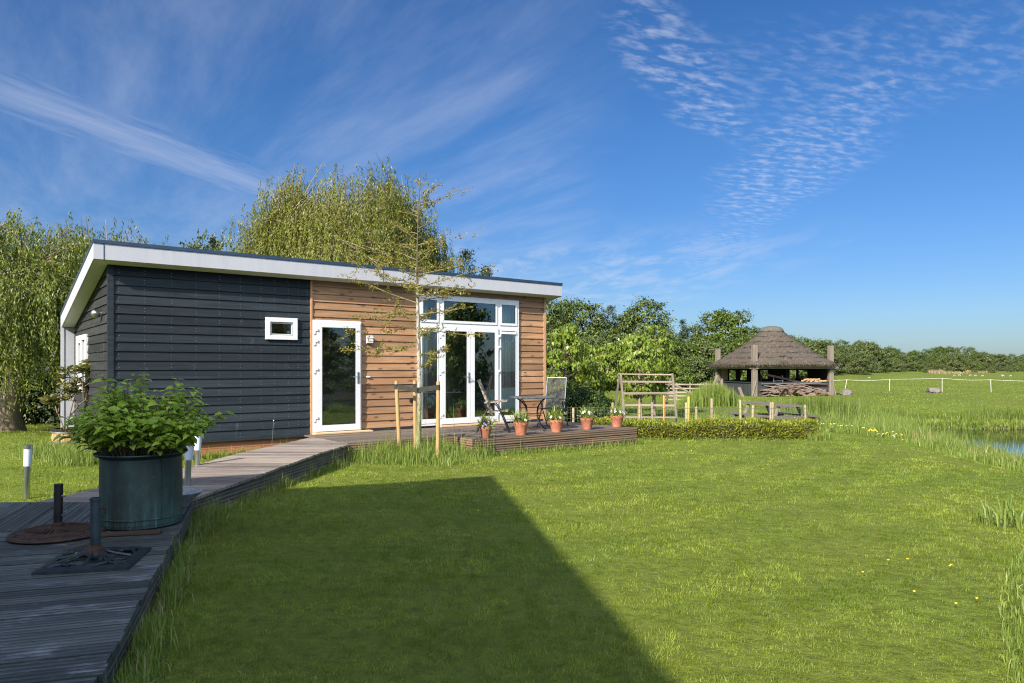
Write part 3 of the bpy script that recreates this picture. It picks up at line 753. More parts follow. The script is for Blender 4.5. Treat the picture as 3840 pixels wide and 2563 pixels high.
# ------------------------------------------------------------------ boardwalk and terrace
def facemat(name='terrace_face', c1=(.090, .058, .038), c2=(.190, .130, .088), st=(1.2, 20, 20)):
    m, nt, b = nodes(name)
    n = tex(nt, scale=1, det=6, rough=.7, stretch=st)
    col = ramp(nt, n, [(.3, c1), (.7, c2)])
    tc = nt.nodes.new('ShaderNodeTexCoord'); sep = nt.nodes.new('ShaderNodeSeparateXYZ'); nt.links.new(tc.outputs['Object'], sep.inputs[0])
    wv = mth(nt, 'SINE', mth(nt, 'MULTIPLY', sep.outputs[2], 2 * math.pi / .0437))
    tone = ramp(nt, island(nt), [(0, (.72, .72, .72)), (1, (1.2, 1.15, 1.1))])
    col = mixc(nt, 1.0, col, tone, 'MULTIPLY')
    col = mixc(nt, 1.0, col, ramp(nt, mth(nt, 'ADD', mth(nt, 'MULTIPLY', wv, .5), .5), [(.1, (.62, .60, .58)), (.5, (1, 1, 1))]), 'MULTIPLY')
    nt.links.new(col, b.inputs['Base Color']); b.inputs['Roughness'].default_value = .75
    bump(nt, b, wv, .8, .004)
    return m
M['edge_face'] = facemat('edge_face', (.060, .056, .050), (.150, .138, .124), (20, 1.2, 20))
def boardwalk():
    root = empty('boardwalk', (0, 0, 0), 0, 'weathered grey grooved plank boardwalk leading to the white door', 'boardwalk', kind='structure')
    ang = math.atan2(BRD[1], BRD[0]); rng = random.Random(4)
    # near platform, boards across; local x along the boards, y along the right edge
    pl = MB(); y = -2.2; k = 0
    while y < 3.62:
        wdt = .143; z = .2 + rng.uniform(-.003, .003)
        x1 = rng.uniform(-.012, .012)
        pl.box(-7.0, x1, y, y + wdt - .010, .165, z); y += wdt; k += 1
    o = pl.build('planks', M['deck_near'], root); o.location = (EDGE_P[0], EDGE_P[1], 0); o.rotation_euler = (0, 0, ang)
    fs = MB(); fs.box(-.045, -.015, -2.2, 4.4, .02, .163)
    o = fs.build('edge_board', M['edge_face'], root); o.location = (EDGE_P[0], EDGE_P[1], 0); o.rotation_euler = (0, 0, ang)
    # second section: boards running the other way, cut off at Y = 7.62
    pl = MB(); x = -6.6
    while x < -.01:
        x2 = min(x + .143, 0)
        def cut(xx): return (7.62 - EDGE_P[1] - xx * BRD[1]) / EDGE_D[1]
        z = .2 + rng.uniform(-.003, .003)
        a, b_ = x, x2 - .007
        pl.hexa([(a, 3.635, .165), (b_, 3.635, .165), (b_, cut(b_), .165), (a, cut(a), .165), (a, 3.635, z), (b_, 3.635, z), (b_, cut(b_), z), (a, cut(a), z)])
        x = x2
    # swap axes so that grain and grooves follow the boards
    pl.v = [(yy, -xx, zz) for xx, yy, zz in pl.v]
    o = pl.build('planks', M['deck_side'], root); o.location = (EDGE_P[0], EDGE_P[1], 0); o.rotation_euler = (0, 0, ang + math.pi / 2)
    # ramp to the house
    pl = MB(); y = 7.63
    while y < 13.9:
        y2 = y + .138
        def lim(yy):
            xl = np.interp(yy, [7.6, 9.52, 13.75], [-4.98, -4.45, -3.78]); xr = np.interp(yy, [7.6, 12.6], [-3.43, -2.77])
            return xl, min(xr, (5.42 - U2[1] * yy) / U2[0])
        (l1, r1), (l2, r2) = lim(y), lim(y2)
        if r2 - l2 > .04:
            z1, z2 = (float(np.interp(v, [7.6, 11.2], [.2, .297])) for v in (y, y2)); j = rng.uniform(-.008, .008); q = .014
            pl.hexa([(l1 + j, y, z1 - .03), (r1 + j, y, z1 - .03), (r2 + j, y2 - q, z2 - .03), (l2 + j, y2 - q, z2 - .03), (l1 + j, y, z1), (r1 + j, y, z1), (r2 + j, y2 - q, z2), (l2 + j, y2 - q, z2)])
        y = y2
    pl.build('planks', M['deck_walk'], root)
    fs = MB()
    for (p, q) in (((-3.455, 7.66), (-3.11, 10.4)), ((-3.11, 10.41), (-2.80, 12.56))):
        zp, zq = (float(np.interp(v[1], [7.6, 11.2], [.2, .297])) for v in (p, q))
        fs.hexa([(p[0] - .03, p[1], -.05), (p[0], p[1], -.05), (q[0], q[1], -.05), (q[0] - .03, q[1], -.05), (p[0] - .03, p[1], zp - .035), (p[0], p[1], zp - .035), (q[0], q[1], zq - .035), (q[0] - .03, q[1], zq - .035)])
    fs.build('edge_board', M['edge_face'], root)
boardwalk()
def terrace():
    root = empty('terrace', tuple(hw(0, 0)), TH, 'low brown timber terrace with three-board front under the flower pots', 'terrace', kind='structure')
    rng = random.Random(9)
    def boards(a0, a1, b0, b1):
        mb = MB(); b = b0
        while b < b1 - .01:
            e = min(b + .143, b1); a = a0
            cuts = sorted([a0, a1] + ([rng.uniform(a0 + 1, a1 - 1)] if a1 - a0 > 3 else []))
            for s, t in zip(cuts[:-1], cuts[1:]):
                mb.box(s + .002, t - .002, -e + .003, -b - .003, .272, .30 + rng.uniform(-.002, .002))
            b = e
        return mb
    boards(7.60, 11.80, -.02, 2.735).build('planks', M['deck'], root)
    boards(5.43, 7.59, -.02, 2.02).build('planks', M['deck'], root)
    f = MB()
    for i in range(3):
        z1 = .302 - i * .146; z0 = z1 - .131
        cut = 9.2 + .9 * i
        f.box(7.58, cut - .002, -2.775, -2.745, z0, z1); f.box(cut + .002, 11.84, -2.775, -2.745, z0, z1)
        f.box(7.565, 7.595, -2.744, -2.06, z0, z1)
        f.box(11.812, 11.84, -2.744, 0.0, z0, z1)
    f.build('front_boards', M['terrace_face'], root)
    f = MB(); f.box(7.62, 11.80, -2.735, -2.72, -.15, .27); f.build('shade_backing', M['seal'], root)  # dark sheet added so the gaps between the boards look shaded
    f = MB(); f.box(5.42, 7.56, -2.055, -2.025, .165, .302); f.box(5.42, 7.56, -2.055, -2.025, .02, .16)
    f.build('front_boards', M['terrace_face'], root)
M['terrace_face'] = facemat()
terrace()

# ------------------------------------------------------------------ the house
def cut_boards(mb, x0, x1, z0, z1, holes, pitch, fn):
    """weatherboards from z0 to z1; fn(x0,x1,zlo,zhi, zboard0, zboard1) adds one piece; holes (x0,x1,z0,z1)"""
    z = z0
    while z < z1 - .005:
        e = min(z + pitch, z1)
        xs = sorted({x0, x1, *[v for h in holes for v in h[:2] if x0 < v < x1]})
        run = None
        pieces = []
        for a, b in zip(xs[:-1], xs[1:]):
            zr = [(z, e)]
            for h in holes:
                if a >= h[0] - 1e-6 and b <= h[1] + 1e-6:
                    nz = []
                    for lo, hi in zr:
                        if h[2] > lo: nz.append((lo, min(hi, h[2])))
                        if h[3] < hi: nz.append((max(lo, h[3]), hi))
                    zr = [r for r in nz if r[1] - r[0] > .004]
            for r in zr:
                if pieces and pieces[-1][1] == a and pieces[-1][2] == r: pieces[-1][1] = b
                else: pieces.append([a, b, r])
        for a, b, r in pieces: fn(a, b, r[0], r[1], z, z + pitch)
        z = e
def house():
    root = empty('garden_house', tuple(hw(0, 0)), TH, 'single storey garden house with black and brown boards and white roof edge', 'house')
    # local: x along the facade, y into the house, z up
    def front(mb, lo=.006, hi=.025):
        def fn(a, b, z0, z1, zb0, zb1):
            t0 = (z0 - zb0) / (zb1 - zb0); t1 = (z1 - zb0) / (zb1 - zb0)
            y0 = -(hi + (lo - hi) * t0); y1 = -(hi + (lo - hi) * t1)
            mb.hexa([(a, y0, z0), (b, y0, z0), (b, .02, z0), (a, .02, z0), (a, y1, z1), (b, y1, z1), (b, .02, z1), (a, .02, z1)])
        return fn
    SW = (4.685, 5.285, 2.145, 2.550)      # small window
    DR = (5.60, 6.625, .34, 2.545)         # door
    BW = (7.95, 10.70, .345, 3.20)         # big window with french doors
    mb = MB(); cut_boards(mb, AL + .06, AM - .02, .30, ZT, [SW], .1585, front(mb)); o = mb.build('wall', M['black_boards'], root)
    o['label'] = 'black weatherboards left of the white door'
    # nail heads: pairs in vertical rows
    mb = MB(); rng = random.Random(3); z = .30
    while z < ZT - .1:
        for x in (AL + .14, 2.62, 3.05, 3.45, 3.85, 4.22, 4.60, 4.86, 5.12, 5.32, 5.50):
            for dz in (.045, .10):
                xx, zz = x + rng.uniform(-.006, .006), z + dz + rng.uniform(-.005, .005)
                if SW[0] - .03 < xx < SW[1] + .03 and SW[2] - .03 < zz < SW[3] + .03: continue
                y = -(.030 - .024 * dz / .1585) - .0015
                mb.box(xx - .0045, xx + .0045, y, y + .004, zz - .0045, zz + .0045)
        z += .1585
    nl = mb.build('nails', M['galv'], root); nl['kind'] = 'stuff'
    mb = MB(); cut_boards(mb, AM + .022, AR - .045, .36, ZT + .01, [DR, BW], .150, front(mb)); o = mb.build('wall', M['larch'], root)
    o['label'] = 'brown larch weatherboards with knots'
    # side wall with sloping top
    SD = (2.28, 3.62, 1.13, 2.25)
    mb = MB()
    def side(a, b, z0, z1, zb0, zb1):
        t0 = (z0 - zb0) / (zb1 - zb0); t1 = (z1 - zb0) / (zb1 - zb0)
        x0 = AL - (.030 - .024 * t0); x1 = AL - (.030 - .024 * t1)
        m0 = (ZT - z0) / ROOF_S - .02; m1 = (ZT - z1) / ROOF_S - .02
        if a > min(m0, m1): 
            if a > m0: return
        b0, b1 = min(b, m0), max(min(b, m1), a + .001)
        mb.hexa([(x0, a, z0), (AL + .02, a, z0), (AL + .02, b0, z0), (x0, b0, z0), (x1, a, z1), (AL + .02, a, z1), (AL + .02, b1, z1), (x1, b1, z1)])
    cut_boards(mb, .03, DEPTH, .30, ZT - .005, [SD], .1585, side); o = mb.build('wall', M['black_boards_side'], root)
    o['label'] = 'black weatherboards of the side wall'
    # structural shell behind the boards
    mb = MB()
    def shell(a0, a1, z0, z1, holes, y0, y1):
        cut_boards(mb, a0, a1, z0, z1, holes, 10, lambda a, b, p, q, u, v: mb.box(a, b, y0, y1, p, q))
    xs = sorted({AL + .02, AR - .02, SW[0], SW[1], DR[0], DR[1], BW[0], BW[1]})
    for a, b in zip(xs[:-1], xs[1:]):
        h = [q for q in (SW, DR, BW) if a >= q[0] - 1e-6 and b <= q[1] + 1e-6]
        if not h: mb.box(a, b, .021, .14, .28, ZT)
        else:
            q = h[0]
            if q[2] > .36: mb.box(a, b, .021, .14, .28, q[2])
            mb.box(a, b, .021, .14, q[3], ZT)
    # left gable wall pieces
    def gable(x0, x1, hole, l0=.141, l1=DEPTH):
        ls = [l0, hole[0], hole[1], l1] if hole else [l0, l1]
        for i, (a, b) in enumerate(zip(ls[:-1], ls[1:])):
            za, zb = ZT - ROOF_S * a - .004, ZT - ROOF_S * b - .004
            if hole and i == 1:
                mb.hexa([(x0, a, .28), (x1, a, .28), (x1, b, .28), (x0, b, .28), (x0, a, hole[2]), (x1, a, hole[2]), (x1, b, hole[2]), (x0, b, hole[2])])
                mb.hexa([(x0, a, hole[3]), (x1, a, hole[3]), (x1, b, hole[3]), (x0, b, hole[3]), (x0, a, za), (x1, a, za), (x1, b, zb), (x0, b, zb)])
            else:
                mb.hexa([(x0, a, .28), (x1, a, .28), (x1, b, .28), (x0, b, .28), (x0, a, za), (x1, a, za), (x1, b, zb), (x0, b, zb)])
    gable(AL + .02, AL + .14, SD)
    GR = (.55, 2.1, .36, 2.55)
    gable(AR - .14, AR - .02, GR)
    BH = (1.0, 2.6)
    mb.box(5.75, 6.85, DEPTH - .12, DEPTH, .28, .95); mb.box(5.75, 6.85, DEPTH - .12, DEPTH, 2.1, ZT - ROOF_S * DEPTH - .004)
    for a, b in ((AL + .14, 5.75), (6.85, 9.3), (10.6, AR - .14)): mb.box(a, b, DEPTH - .12, DEPTH, .28, ZT - ROOF_S * DEPTH - .004)
    mb.box(9.3, 10.6, DEPTH - .12, DEPTH, .28, .95); mb.box(9.3, 10.6, DEPTH - .12, DEPTH, 2.1, ZT - ROOF_S * DEPTH - .004)
    mb.box(6.95, 7.05, .15, DEPTH - .13, .33, 2.44)
    mb.build('inner_wall', M['room_wall'], root)
    MB().box(AL + .15, AR - .15, .0, DEPTH - .13, .27, .328).build('floor', M['room_floor'], root)
    # right end wall boards
    mb = MB(); z = .30
    for (l0, l1, z0, z1) in ((.03, GR[0], .30, 9), (GR[1], DEPTH, .30, 9), (GR[0], GR[1], GR[3], 9)):
        z = z0
        while z < 3.3:
            e = z + .15; m0 = (ZT - e) / ROOF_S - .02
            b = min(l1, m0)
            if b > l0 + .01: mb.box(AR - .019, AR + .014, l0, b, z, e - .006)
            z += .15
    o = mb.build('wall', M['larch_side'], root)
    # corner trims
    MB().box(AL - .034, AL + .058, -.036, .028, .28, ZT).build('corner_board', M['black_boards'], root)
    MB().box(AM - .019, AM + .021, -.040, .02, .29, ZT - .003).build('corner_board', M['larch_trim'], root)
    MB().box(AR - .044, AR + .022, -.036, .028, .30, ZT - .003).build('corner_board', M['larch_trim'], root)
    mb = MB()
    for i in range(2): mb.box(AL + .02, AM - .05, .012, .04, .005 + .138 * i, .138 + .138 * i)
    o = mb.build('plinth', M['plinth'], root)
    MB().box(AL - .02, AM + .02, -.045, -.006, .268, .297).build('drip_edge', M['seal'], root)
    MB().box(AM + .03, AR - .05, -.02, .02, .303, .356).build('drip_edge', M['seal'], root)
    # roof: slab falling to the back, white fascia, dark capping, white soffit
    xa, xb, yf, yb = AL - .27, AR + .335, -.267, DEPTH + .12
    HF = .257
    def zr(y): return ZT - ROOF_S * y
    def slab(mb, x0, x1, y0, y1, o0, o1):
        mb.hexa([(x0, y0, zr(y0) + o0), (x1, y0, zr(y0) + o0), (x1, y1, zr(y1) + o0), (x0, y1, zr(y1) + o0), (x0, y0, zr(y0) + o1), (x1, y0, zr(y0) + o1), (x1, y1, zr(y1) + o1), (x0, y1, zr(y1) + o1)])
    mb = MB(); slab(mb, xa + .026, xb - .026, yf + .026, yb, .012, HF - .01); rf = mb.build('roof', M['roofing'], root)
    mb = MB(); slab(mb, xa + .024, xb - .024, yf + .024, -.041, .001, .010); slab(mb, xa + .024, AL - .036, -.040, yb, .001, .010); slab(mb, AR + .024, xb - .024, -.040, yb, .001, .010)
    mb.build('soffit', M['soffit'], rf)
    mb = MB()
    zf = zr(yf)
    jn = [xa, xa + .155, 7.02, xb - .05, xb]
    for a, b in zip(jn[:-1], jn[1:]): mb.box(a + .0025, b - .0025, yf, yf + .022, zf, zf + HF)
    slab(mb, xa, xa + .022, yf + .0225, yb, -.003, HF); slab(mb, xb - .022, xb, yf + .0225, yb, -.003, HF)
    fa = mb.build('fascia', M['white_panel'], rf)
    mb = MB(); mb.box(xa - .012, xb + .012, yf - .014, yf + .06, zf + HF + .001, zf + HF + .058)
    slab(mb, xa - .012, xa + .06, yf + .061, yb, HF + .001, HF + .056); slab(mb, xb - .06, xb + .012, yf + .061, yb, HF + .001, HF + .056)
    mb.build('roof_edging', M['zinc'], rf)
    for q0, q1 in ((7.012, 7.028), (xa + .145, xa + .160)): MB().box(q0, q1, yf - .004, yf - .001, zf + .004, zf + HF).build('joint_strip', M['zinc'], fa)
    # white wing panel closing the back of the overhang, edge going down to the ground
    zb = zr(DEPTH)
    mb = MB(); mb.box(xa + .075, AL - .036, DEPTH - .02, DEPTH + .02, .18, zb - .005)
    mb.build('wing_panel', M['white_panel'], root)
    mb = MB(); mb.box(xa - .005, xa + .048, DEPTH - .03, DEPTH + .06, .16, zb + .02); 
    mb.build('wing_edge', M['white_panel'], root)
    MB().box(xa + .050, xa + .073, DEPTH - .024, DEPTH + .02, .18, zb - .01).build('wing_rail', M['galv'], root)

    # small window
    def frame(mb, x0, x1, z0, z1, w, y0, y1, wb=None):
        wb = wb or w
        mb.box(x0, x0 + w, y0, y1, z0, z1); mb.box(x1 - w, x1, y0, y1, z0, z1)
        mb.box(x0 + w, x1 - w, y0, y1, z1 - w, z1); mb.box(x0 + w, x1 - w, y0, y1, z0, z0 + wb)
    def pane(name, x0, x1, z0, z1, y, parent, mat='glass'):
        return MB().box(x0, x1, y, y + .004, z0, z1).build(name, M[mat], parent)
    mb = MB(); frame(mb, SW[0] - .006, SW[1] + .006, SW[2] - .006, SW[3] + .006, .085, -.062, .10)
    wn = mb.build('window', M['upvc'], root, bevel=.004); wn['label'] = 'small white window in the black boards'
    mb = MB(); frame(mb, SW[0] + .081, SW[1] - .081, SW[2] + .081, SW[3] - .081, .022, -.048, .07); mb.build('sash', M['upvc'], wn)
    mb = MB(); frame(mb, SW[0] + .0795, SW[1] - .0795, SW[2] + .0795, SW[3] - .0795, .008, -.057, -.049); mb.build('seal', M['seal'], wn)
    pane('pane', SW[0] + .102, SW[1] - .102, SW[2] + .102, SW[3] - .102, -.02, wn, 'glass_roomy')
    MB().box(SW[1] - .165, SW[1] - .125, .02, .06, SW[2] + .105, SW[2] + .165).build('latch', M['upvc'], wn)

    # hinge and handle sub-parts
    def hinge(p, x, z):
        mb = MB(); mb.box(x - .045, x - .006, -.092, -.062, z - .055, z + .055); mb.box(x - .006, x + .035, -.105, -.070, z + .005, z + .048)
        mb.build('hinge', M['upvc'], p, bevel=.004)
    def handle(p, x, z, y, dr=-1):
        mb = MB(); mb.box(x - .016, x + .016, y - .012, y, z - .13, z + .10)
        mb.tube([(x, y - .012, z), (x, y - .055, z), (x + dr * .03, y - .060, z), (x + dr * .135, y - .058, z)], .0095, 8)
        mb.build('handle', M['steel'], p, smooth=True)
        MB().tube([(x, y - .011, z - .072), (x, y - .03, z - .072)], .014, 10).build('lock', M['steel'], p, smooth=True)
    # single door
    mb = MB(); frame(mb, DR[0], DR[1], DR[2], DR[3], .075, -.062, .10, .03)
    mb.build('door_frame', M['upvc'], root, bevel=.003)
    x0, x1, z0, z1 = DR[0] + .065, DR[1] - .030, DR[2] + .012, DR[3] - .032
    mb = MB(); frame(mb, x0, x1, z0, z1, .112, -.088, -.064, .125)
    d = mb.build('door', M['upvc'], root, bevel=.004); d['label'] = 'white glazed single door'
    pane('pane', x0 + .105, x1 - .105, z0 + .118, z1 - .105, -.076, d)
    mb = MB(); frame(mb, x0 + .111, x1 - .111, z0 + .124, z1 - .111, .007, -.0885, -.070); mb.build('seal', M['seal'], d)
    for z in (.60, 1.55, 2.10, 2.32): hinge(d, x0 - .012, z)
    handle(d, x1 - .055, 1.42, -.088)
    MB().box(AM - .005, DR[1] + .18, -.235, -.064, .304, .338).build('threshold', M['sill_wood'], root, bevel=.006)

    # big window with french doors
    X = BW
    mb = MB(); frame(mb, X[0], X[1], X[2], X[3], .075, -.062, .10, .05)
    MX = (8.505, 10.095)                      # mullions (centre lines)
    TZ = 2.55                                  # transom
    for x in MX: mb.box(x - .05, x + .05, -.061, .10, X[2] + .05, X[3] - .075)
    for a, b in ((X[0] + .075, MX[0] - .05), (MX[0] + .05, MX[1] - .05), (MX[1] + .05, X[1] - .075)): mb.box(a, b, -.060, .10, TZ - .055, TZ + .055)
    w = mb.build('window', M['upvc'], root, bevel=.003); w['label'] = 'wide white window wall around the french doors'
    lay = [(X[0] + .075, MX[0] - .05), (MX[0] + .05, MX[1] - .05), (MX[1] + .05, X[1] - .075)]
    for i, (a, b) in enumerate(lay):
        mb = MB(); frame(mb, a - .012, b + .012, TZ + .043, X[3] - .063, .058, -.075, -.0625); mb.build('sash', M['upvc'], w, bevel=.003)
        pane('pane', a + .04, b - .04, TZ + .095, X[3] - .115, -.066, w)
        mb = MB(); frame(mb, a + .045, b - .045, TZ + .1, X[3] - .120, .006, -.0755, -.064); mb.build('seal', M['seal'], w)
        if i != 1:
            mb = MB(); frame(mb, a - .004, b + .004, X[2] + .046, TZ - .051, .030, -.070, -.0625, .10); mb.build('sash', M['upvc'], w, bevel=.003)
            pane('pane', a + .02, b - .02, X[2] + .14, TZ - .075, -.060, w)
            MB().box(a + .022, b - .022, -.085, -.0705, TZ - .155, TZ - .10).build('trickle_vent', M['upvc'], w)
    a, b = lay[1][0] - .03, lay[1][1] + .03; mid = (a + b) / 2
    for k, (p, q) in enumerate(((a, mid - .003), (mid + .003, b))):
        mb = MB(); z0, z1 = X[2] + .02, TZ - .025
        frame(mb, p, q, z0, z1, .108, -.088, -.064, .13)
        d = mb.build('door', M['upvc'], root, bevel=.004); d['label'] = ('left leaf of the white french doors', 'right leaf of the white french doors')[k]
        pane('pane', p + .10, q - .10, z0 + .122, z1 - .10, -.076, d)
        mb = MB(); frame(mb, p + .107, q - .107, z0 + .129, z1 - .107, .007, -.0885, -.070); mb.build('seal', M['seal'], d)
        for z in (.55, 1.50, 2.06, 2.31):
            if k == 0: hinge(d, p + .005, z)
            else: hinge(d, q + .012, z)
        if k == 0: handle(d, q - .05, 1.40, -.088)
    MB().box(MX[0] - .03, MX[1] + .14, -.16, -.064, .304, .342).build('threshold', M['sill_wood'], root, bevel=.005)
    # side window on the left wall
    mb = MB()
    def sframe(mb, l0, l1, z0, z1, w, xo, xi):
        mb.box(xo, xi, l0, l0 + w, z0, z1); mb.box(xo, xi, l1 - w, l1, z0, z1); mb.box(xo, xi, l0 + w, l1 - w, z1 - w, z1); mb.box(xo, xi, l0 + w, l1 - w, z0, z0 + w)
    sframe(mb, SD[0], SD[1], SD[2], SD[3], .10, AL - .062, AL + .10); mb.box(AL - .061, AL + .1, 2.85, 2.97, SD[2] + .1, SD[3] - .1)
    w2 = mb.build('window', M['upvc'], root, bevel=.003); w2['label'] = 'white window in the side wall'
    mb = MB(); sframe(mb, 2.975, SD[1] - .105, SD[2] + .105, SD[3] - .105, .045, AL - .05, AL + .05); mb.build('sash', M['upvc'], w2)
    for l0, l1 in ((SD[0] + .10, 2.85), (3.02, SD[1] - .15)): MB().box(AL + .0, AL + .004, l0, l1, SD[2] + .1, SD[3] - .1).build('pane', M['glass_roomy'], w2)
    # right end window so that the garden shows through the corner
    mb = MB(); sframe(mb, GR[0], GR[1], GR[2], GR[3], .07, AR - .10, AR + .03)
    w3 = mb.build('window', M['upvc'], root)
    MB().box(AR - .05, AR - .046, GR[0] + .07, GR[1] - .07, GR[2] + .07, GR[3] - .07).build('pane', M['glass_roomy'], w3)
    mb = MB(); frame(mb, 9.3, 10.6, .95, 2.1, .07, DEPTH - .13, DEPTH + .02); w4 = mb.build('window', M['upvc'], root)
    pane('pane', 9.37, 10.53, 1.02, 2.03, DEPTH - .06, w4, 'glass_roomy')
    mb = MB(); frame(mb, 5.75, 6.85, .95, 2.1, .07, DEPTH - .13, DEPTH + .02); fill_window = mb.build('window', M['upvc'], root)  # unseen rear window, added to brighten the room behind the door
    pane('pane', 5.82, 6.78, 1.02, 2.03, DEPTH - .06, fill_window, 'glass_roomy')
    # fittings on the boards
    mb = MB(); cx, z = 6.80, 2.19
    mb.box(cx - .055, cx + .055, -.045, -.024, z - .09, z + .075)
    lamp = mb.build('wall_lamp', M['upvc'], root, bevel=.004)
    mb = MB()
    for i in range(5): mb.box(cx - .058 - .004 * (i % 2), cx + .058 + .004 * (i % 2), -.125 - .006 * (i % 2), -.0455, z - .075 + i * .031, z - .050 + i * .031)
    mb.build('ribs', M['upvc'], lamp, bevel=.003)
    MB().box(6.755, 6.835, -.048, -.024, 1.405, 1.435).build('door_bell', M['upvc'], root, bevel=.004)
    s = MB().box(7.755, 7.835, -.055, -.022, .875, .965).build('socket', M['seal'], root, bevel=.006)
    MB().box(7.765, 7.825, -.060, -.0551, .885, .945).build('socket_lid', M['darkmetal'], s, bevel=.004)
    mb = MB(); l, z = .66, 2.55
    mb.tube([(AL - .02, l, z), (AL - .05, l, z)], .05, 14)
    sl = mb.build('wall_lamp', M['steel'], root, smooth=True)
    MB().ball((AL - .115, l, z - .01), .075, 16, 10).build('globe', M['steel'], sl, smooth=True)
    for y0, z0 in ((1.02, 1.86), (.62, 1.90)): MB().box(AL - .035, AL - .031, y0, y0 + .008, z0, z0 + .04).build('hook', M['galv'], root)
M['larch_side'] = wood('larch_side', (.235, .120, .056), (.400, .225, .115), 1, .7)
house()
def curtain(a0, a1, z0, z1, y, label, seed):
    n = 60; rng = random.Random(seed); vs = []; fs = []
    ph = rng.uniform(0, 6)
    for i in range(n):
        t = i / (n - 1); x = a0 + (a1 - a0) * t
        d = .028 * math.sin(t * 30 + ph) + .014 * math.sin(t * 61 + 1)
        for z, k in ((z0, 1.15), ((z0 + z1) / 2, 1.0), (z1, .75)): vs.append((x + .012 * k * math.sin(i * .9), y + d * k, z))
    for i in range(n - 1):
        for j in range(2): fs.append((i * 3 + j, i * 3 + 3 + j, i * 3 + 4 + j, i * 3 + 1 + j))
    o = MB().add(vs, fs).build('curtain', M['curtain'], None, smooth=True)
    o.location = hw(0, 0); o.rotation_euler = (0, 0, TH)
    o.modifiers.new('thickness', 'SOLIDIFY').thickness = .003
    tag(o, label, 'curtain', 'pale curtains behind the big window')
curtain(8.06, 8.30, .36, 3.12, .17, 'pale curtain hanging behind the left sidelight of the big window', 1)
curtain(10.25, 10.62, .36, 3.12, .17, 'pale curtain hanging behind the right sidelight of the big window', 2)
def ceiling_lamp():
    r = empty('ceiling_lamp', tuple(hw(9.6, -1.2, 2.82)), TH, 'dark round lamp hanging inside behind the top pane', 'lamp')
    MB().lathe([(.02, .10), (.26, .06), (.30, .0), (.28, -.015), (.02, -.01)], 28).build('shade', M['seal'], r, smooth=True)
    MB().tube([(0, 0, .08), (0, 0, .72)], .008, 6).build('cord', M['seal'], r)
ceiling_lamp()

# ------------------------------------------------------------------ trees
def broad_tree(name, seed, h, w, base, leaf, nclus=110, per=60, lsize=.2, shape='dome', trunk_r=.12, trunk_mat='bark_dark', csize=.16, droop=.2, lobes=.25, limbs=14, lasp=.62):
    """Empty > trunk (with limbs) and crown; crown = leaf clumps spread through an uneven volume"""
    rng = rng_(seed); rnd = random.Random(seed)
    root = empty(name)
    ch = h - base; C = []
    az0 = rng.uniform(0, 6.28)
    while len(C) < nclus:
        t = rng.uniform(0, 1); az = rng.uniform(0, 6.28)
        if shape == 'dome': prof = math.sqrt(max(0, 1 - (1.15 * t - .28) ** 2 * 1.15)) if t > .02 else .6
        elif shape == 'cone': prof = (1 - t) ** .8 * .95 + .06
        elif shape == 'column': prof = .55 + .45 * math.sin(t * 3.1)
        else: prof = math.sin(math.pi * min(1, t * .92 + .06)) ** .6
        prof *= 1 + lobes * math.sin(az * 2 + az0 + t * 4) + lobes * .7 * math.sin(az * 3 - t * 9 + az0 * 2)
        rr = prof * (w / 2) * rng.uniform(.25, 1) ** .5
        C.append((rr * math.cos(az), rr * math.sin(az), base + ch * t + rng.normal(0, .02 * ch)))
    C = np.array(C)
    mb = MB(); lean = rng.normal(0, .03 * h, 2)
    tp = [(0, 0, -.1), (0, 0, .05 * h), (lean[0] * .3, lean[1] * .3, h * .35), (lean[0], lean[1], h * .88)]
    mb.tube(tp, [trunk_r * 1.35, trunk_r, trunk_r * .72, trunk_r * .15], 8)
    for c in C[rng.permutation(nclus)[:limbs]]:
        z0 = max(base * .6, min(c[2] - .25 * np.hypot(c[0], c[1]) - .1 * ch, h * .8)); k = z0 / h
        p0 = Vector((lean[0] * k, lean[1] * k, z0)); p1 = Vector(c)
        md = (p0 + p1) / 2 + Vector((rnd.uniform(-.08, .08) * w, rnd.uniform(-.08, .08) * w, -.03 * h))
        mb.tube([p0, md, p1], [trunk_r * .42, trunk_r * .28, trunk_r * .08], 5, False)
    mb.build('trunk', M[trunk_mat], root, smooth=True)
    V = []; Fq = []; off = 0
    cen = np.array([0, 0, base + ch * .45])
    for c in C:
        n = int(per * rng.uniform(.5, 1.5)); s = csize * w * rng.uniform(.55, 1.25)
        o = rng.normal(size=(n, 3)) * np.array([s, s, s * .55]) * .62
        P = c + o; out = unit(P - cen) + np.array([0, 0, .45]) + unit(o + 1e-6) * .6
        D = rng.normal(size=(n, 3)) + np.array([0, 0, -droop * 2]) + unit(P - cen) * .5
        L = lsize * rng.uniform(.6, 1.35, n)
        v, f = leaf_arrays(P, D, L, L * lasp, rng, .12, out)
        V.append(v); Fq.append(f + off); off += len(v)
    np_mesh('crown', np.concatenate(V), [np.concatenate(Fq)], M[leaf], root)
    return root
def place(tree, x, y, s=1.0, rz=0.0, label=None, cat='tree', group=None, sz=None, first=False):
    o = tree if first else copy_tree(tree)
    o.location = (x, y, hz(x, y) - .03); o.rotation_euler = (0, 0, rz)
    o.scale = (s, s, sz if sz else s)
    return tag(o, label, cat, group)

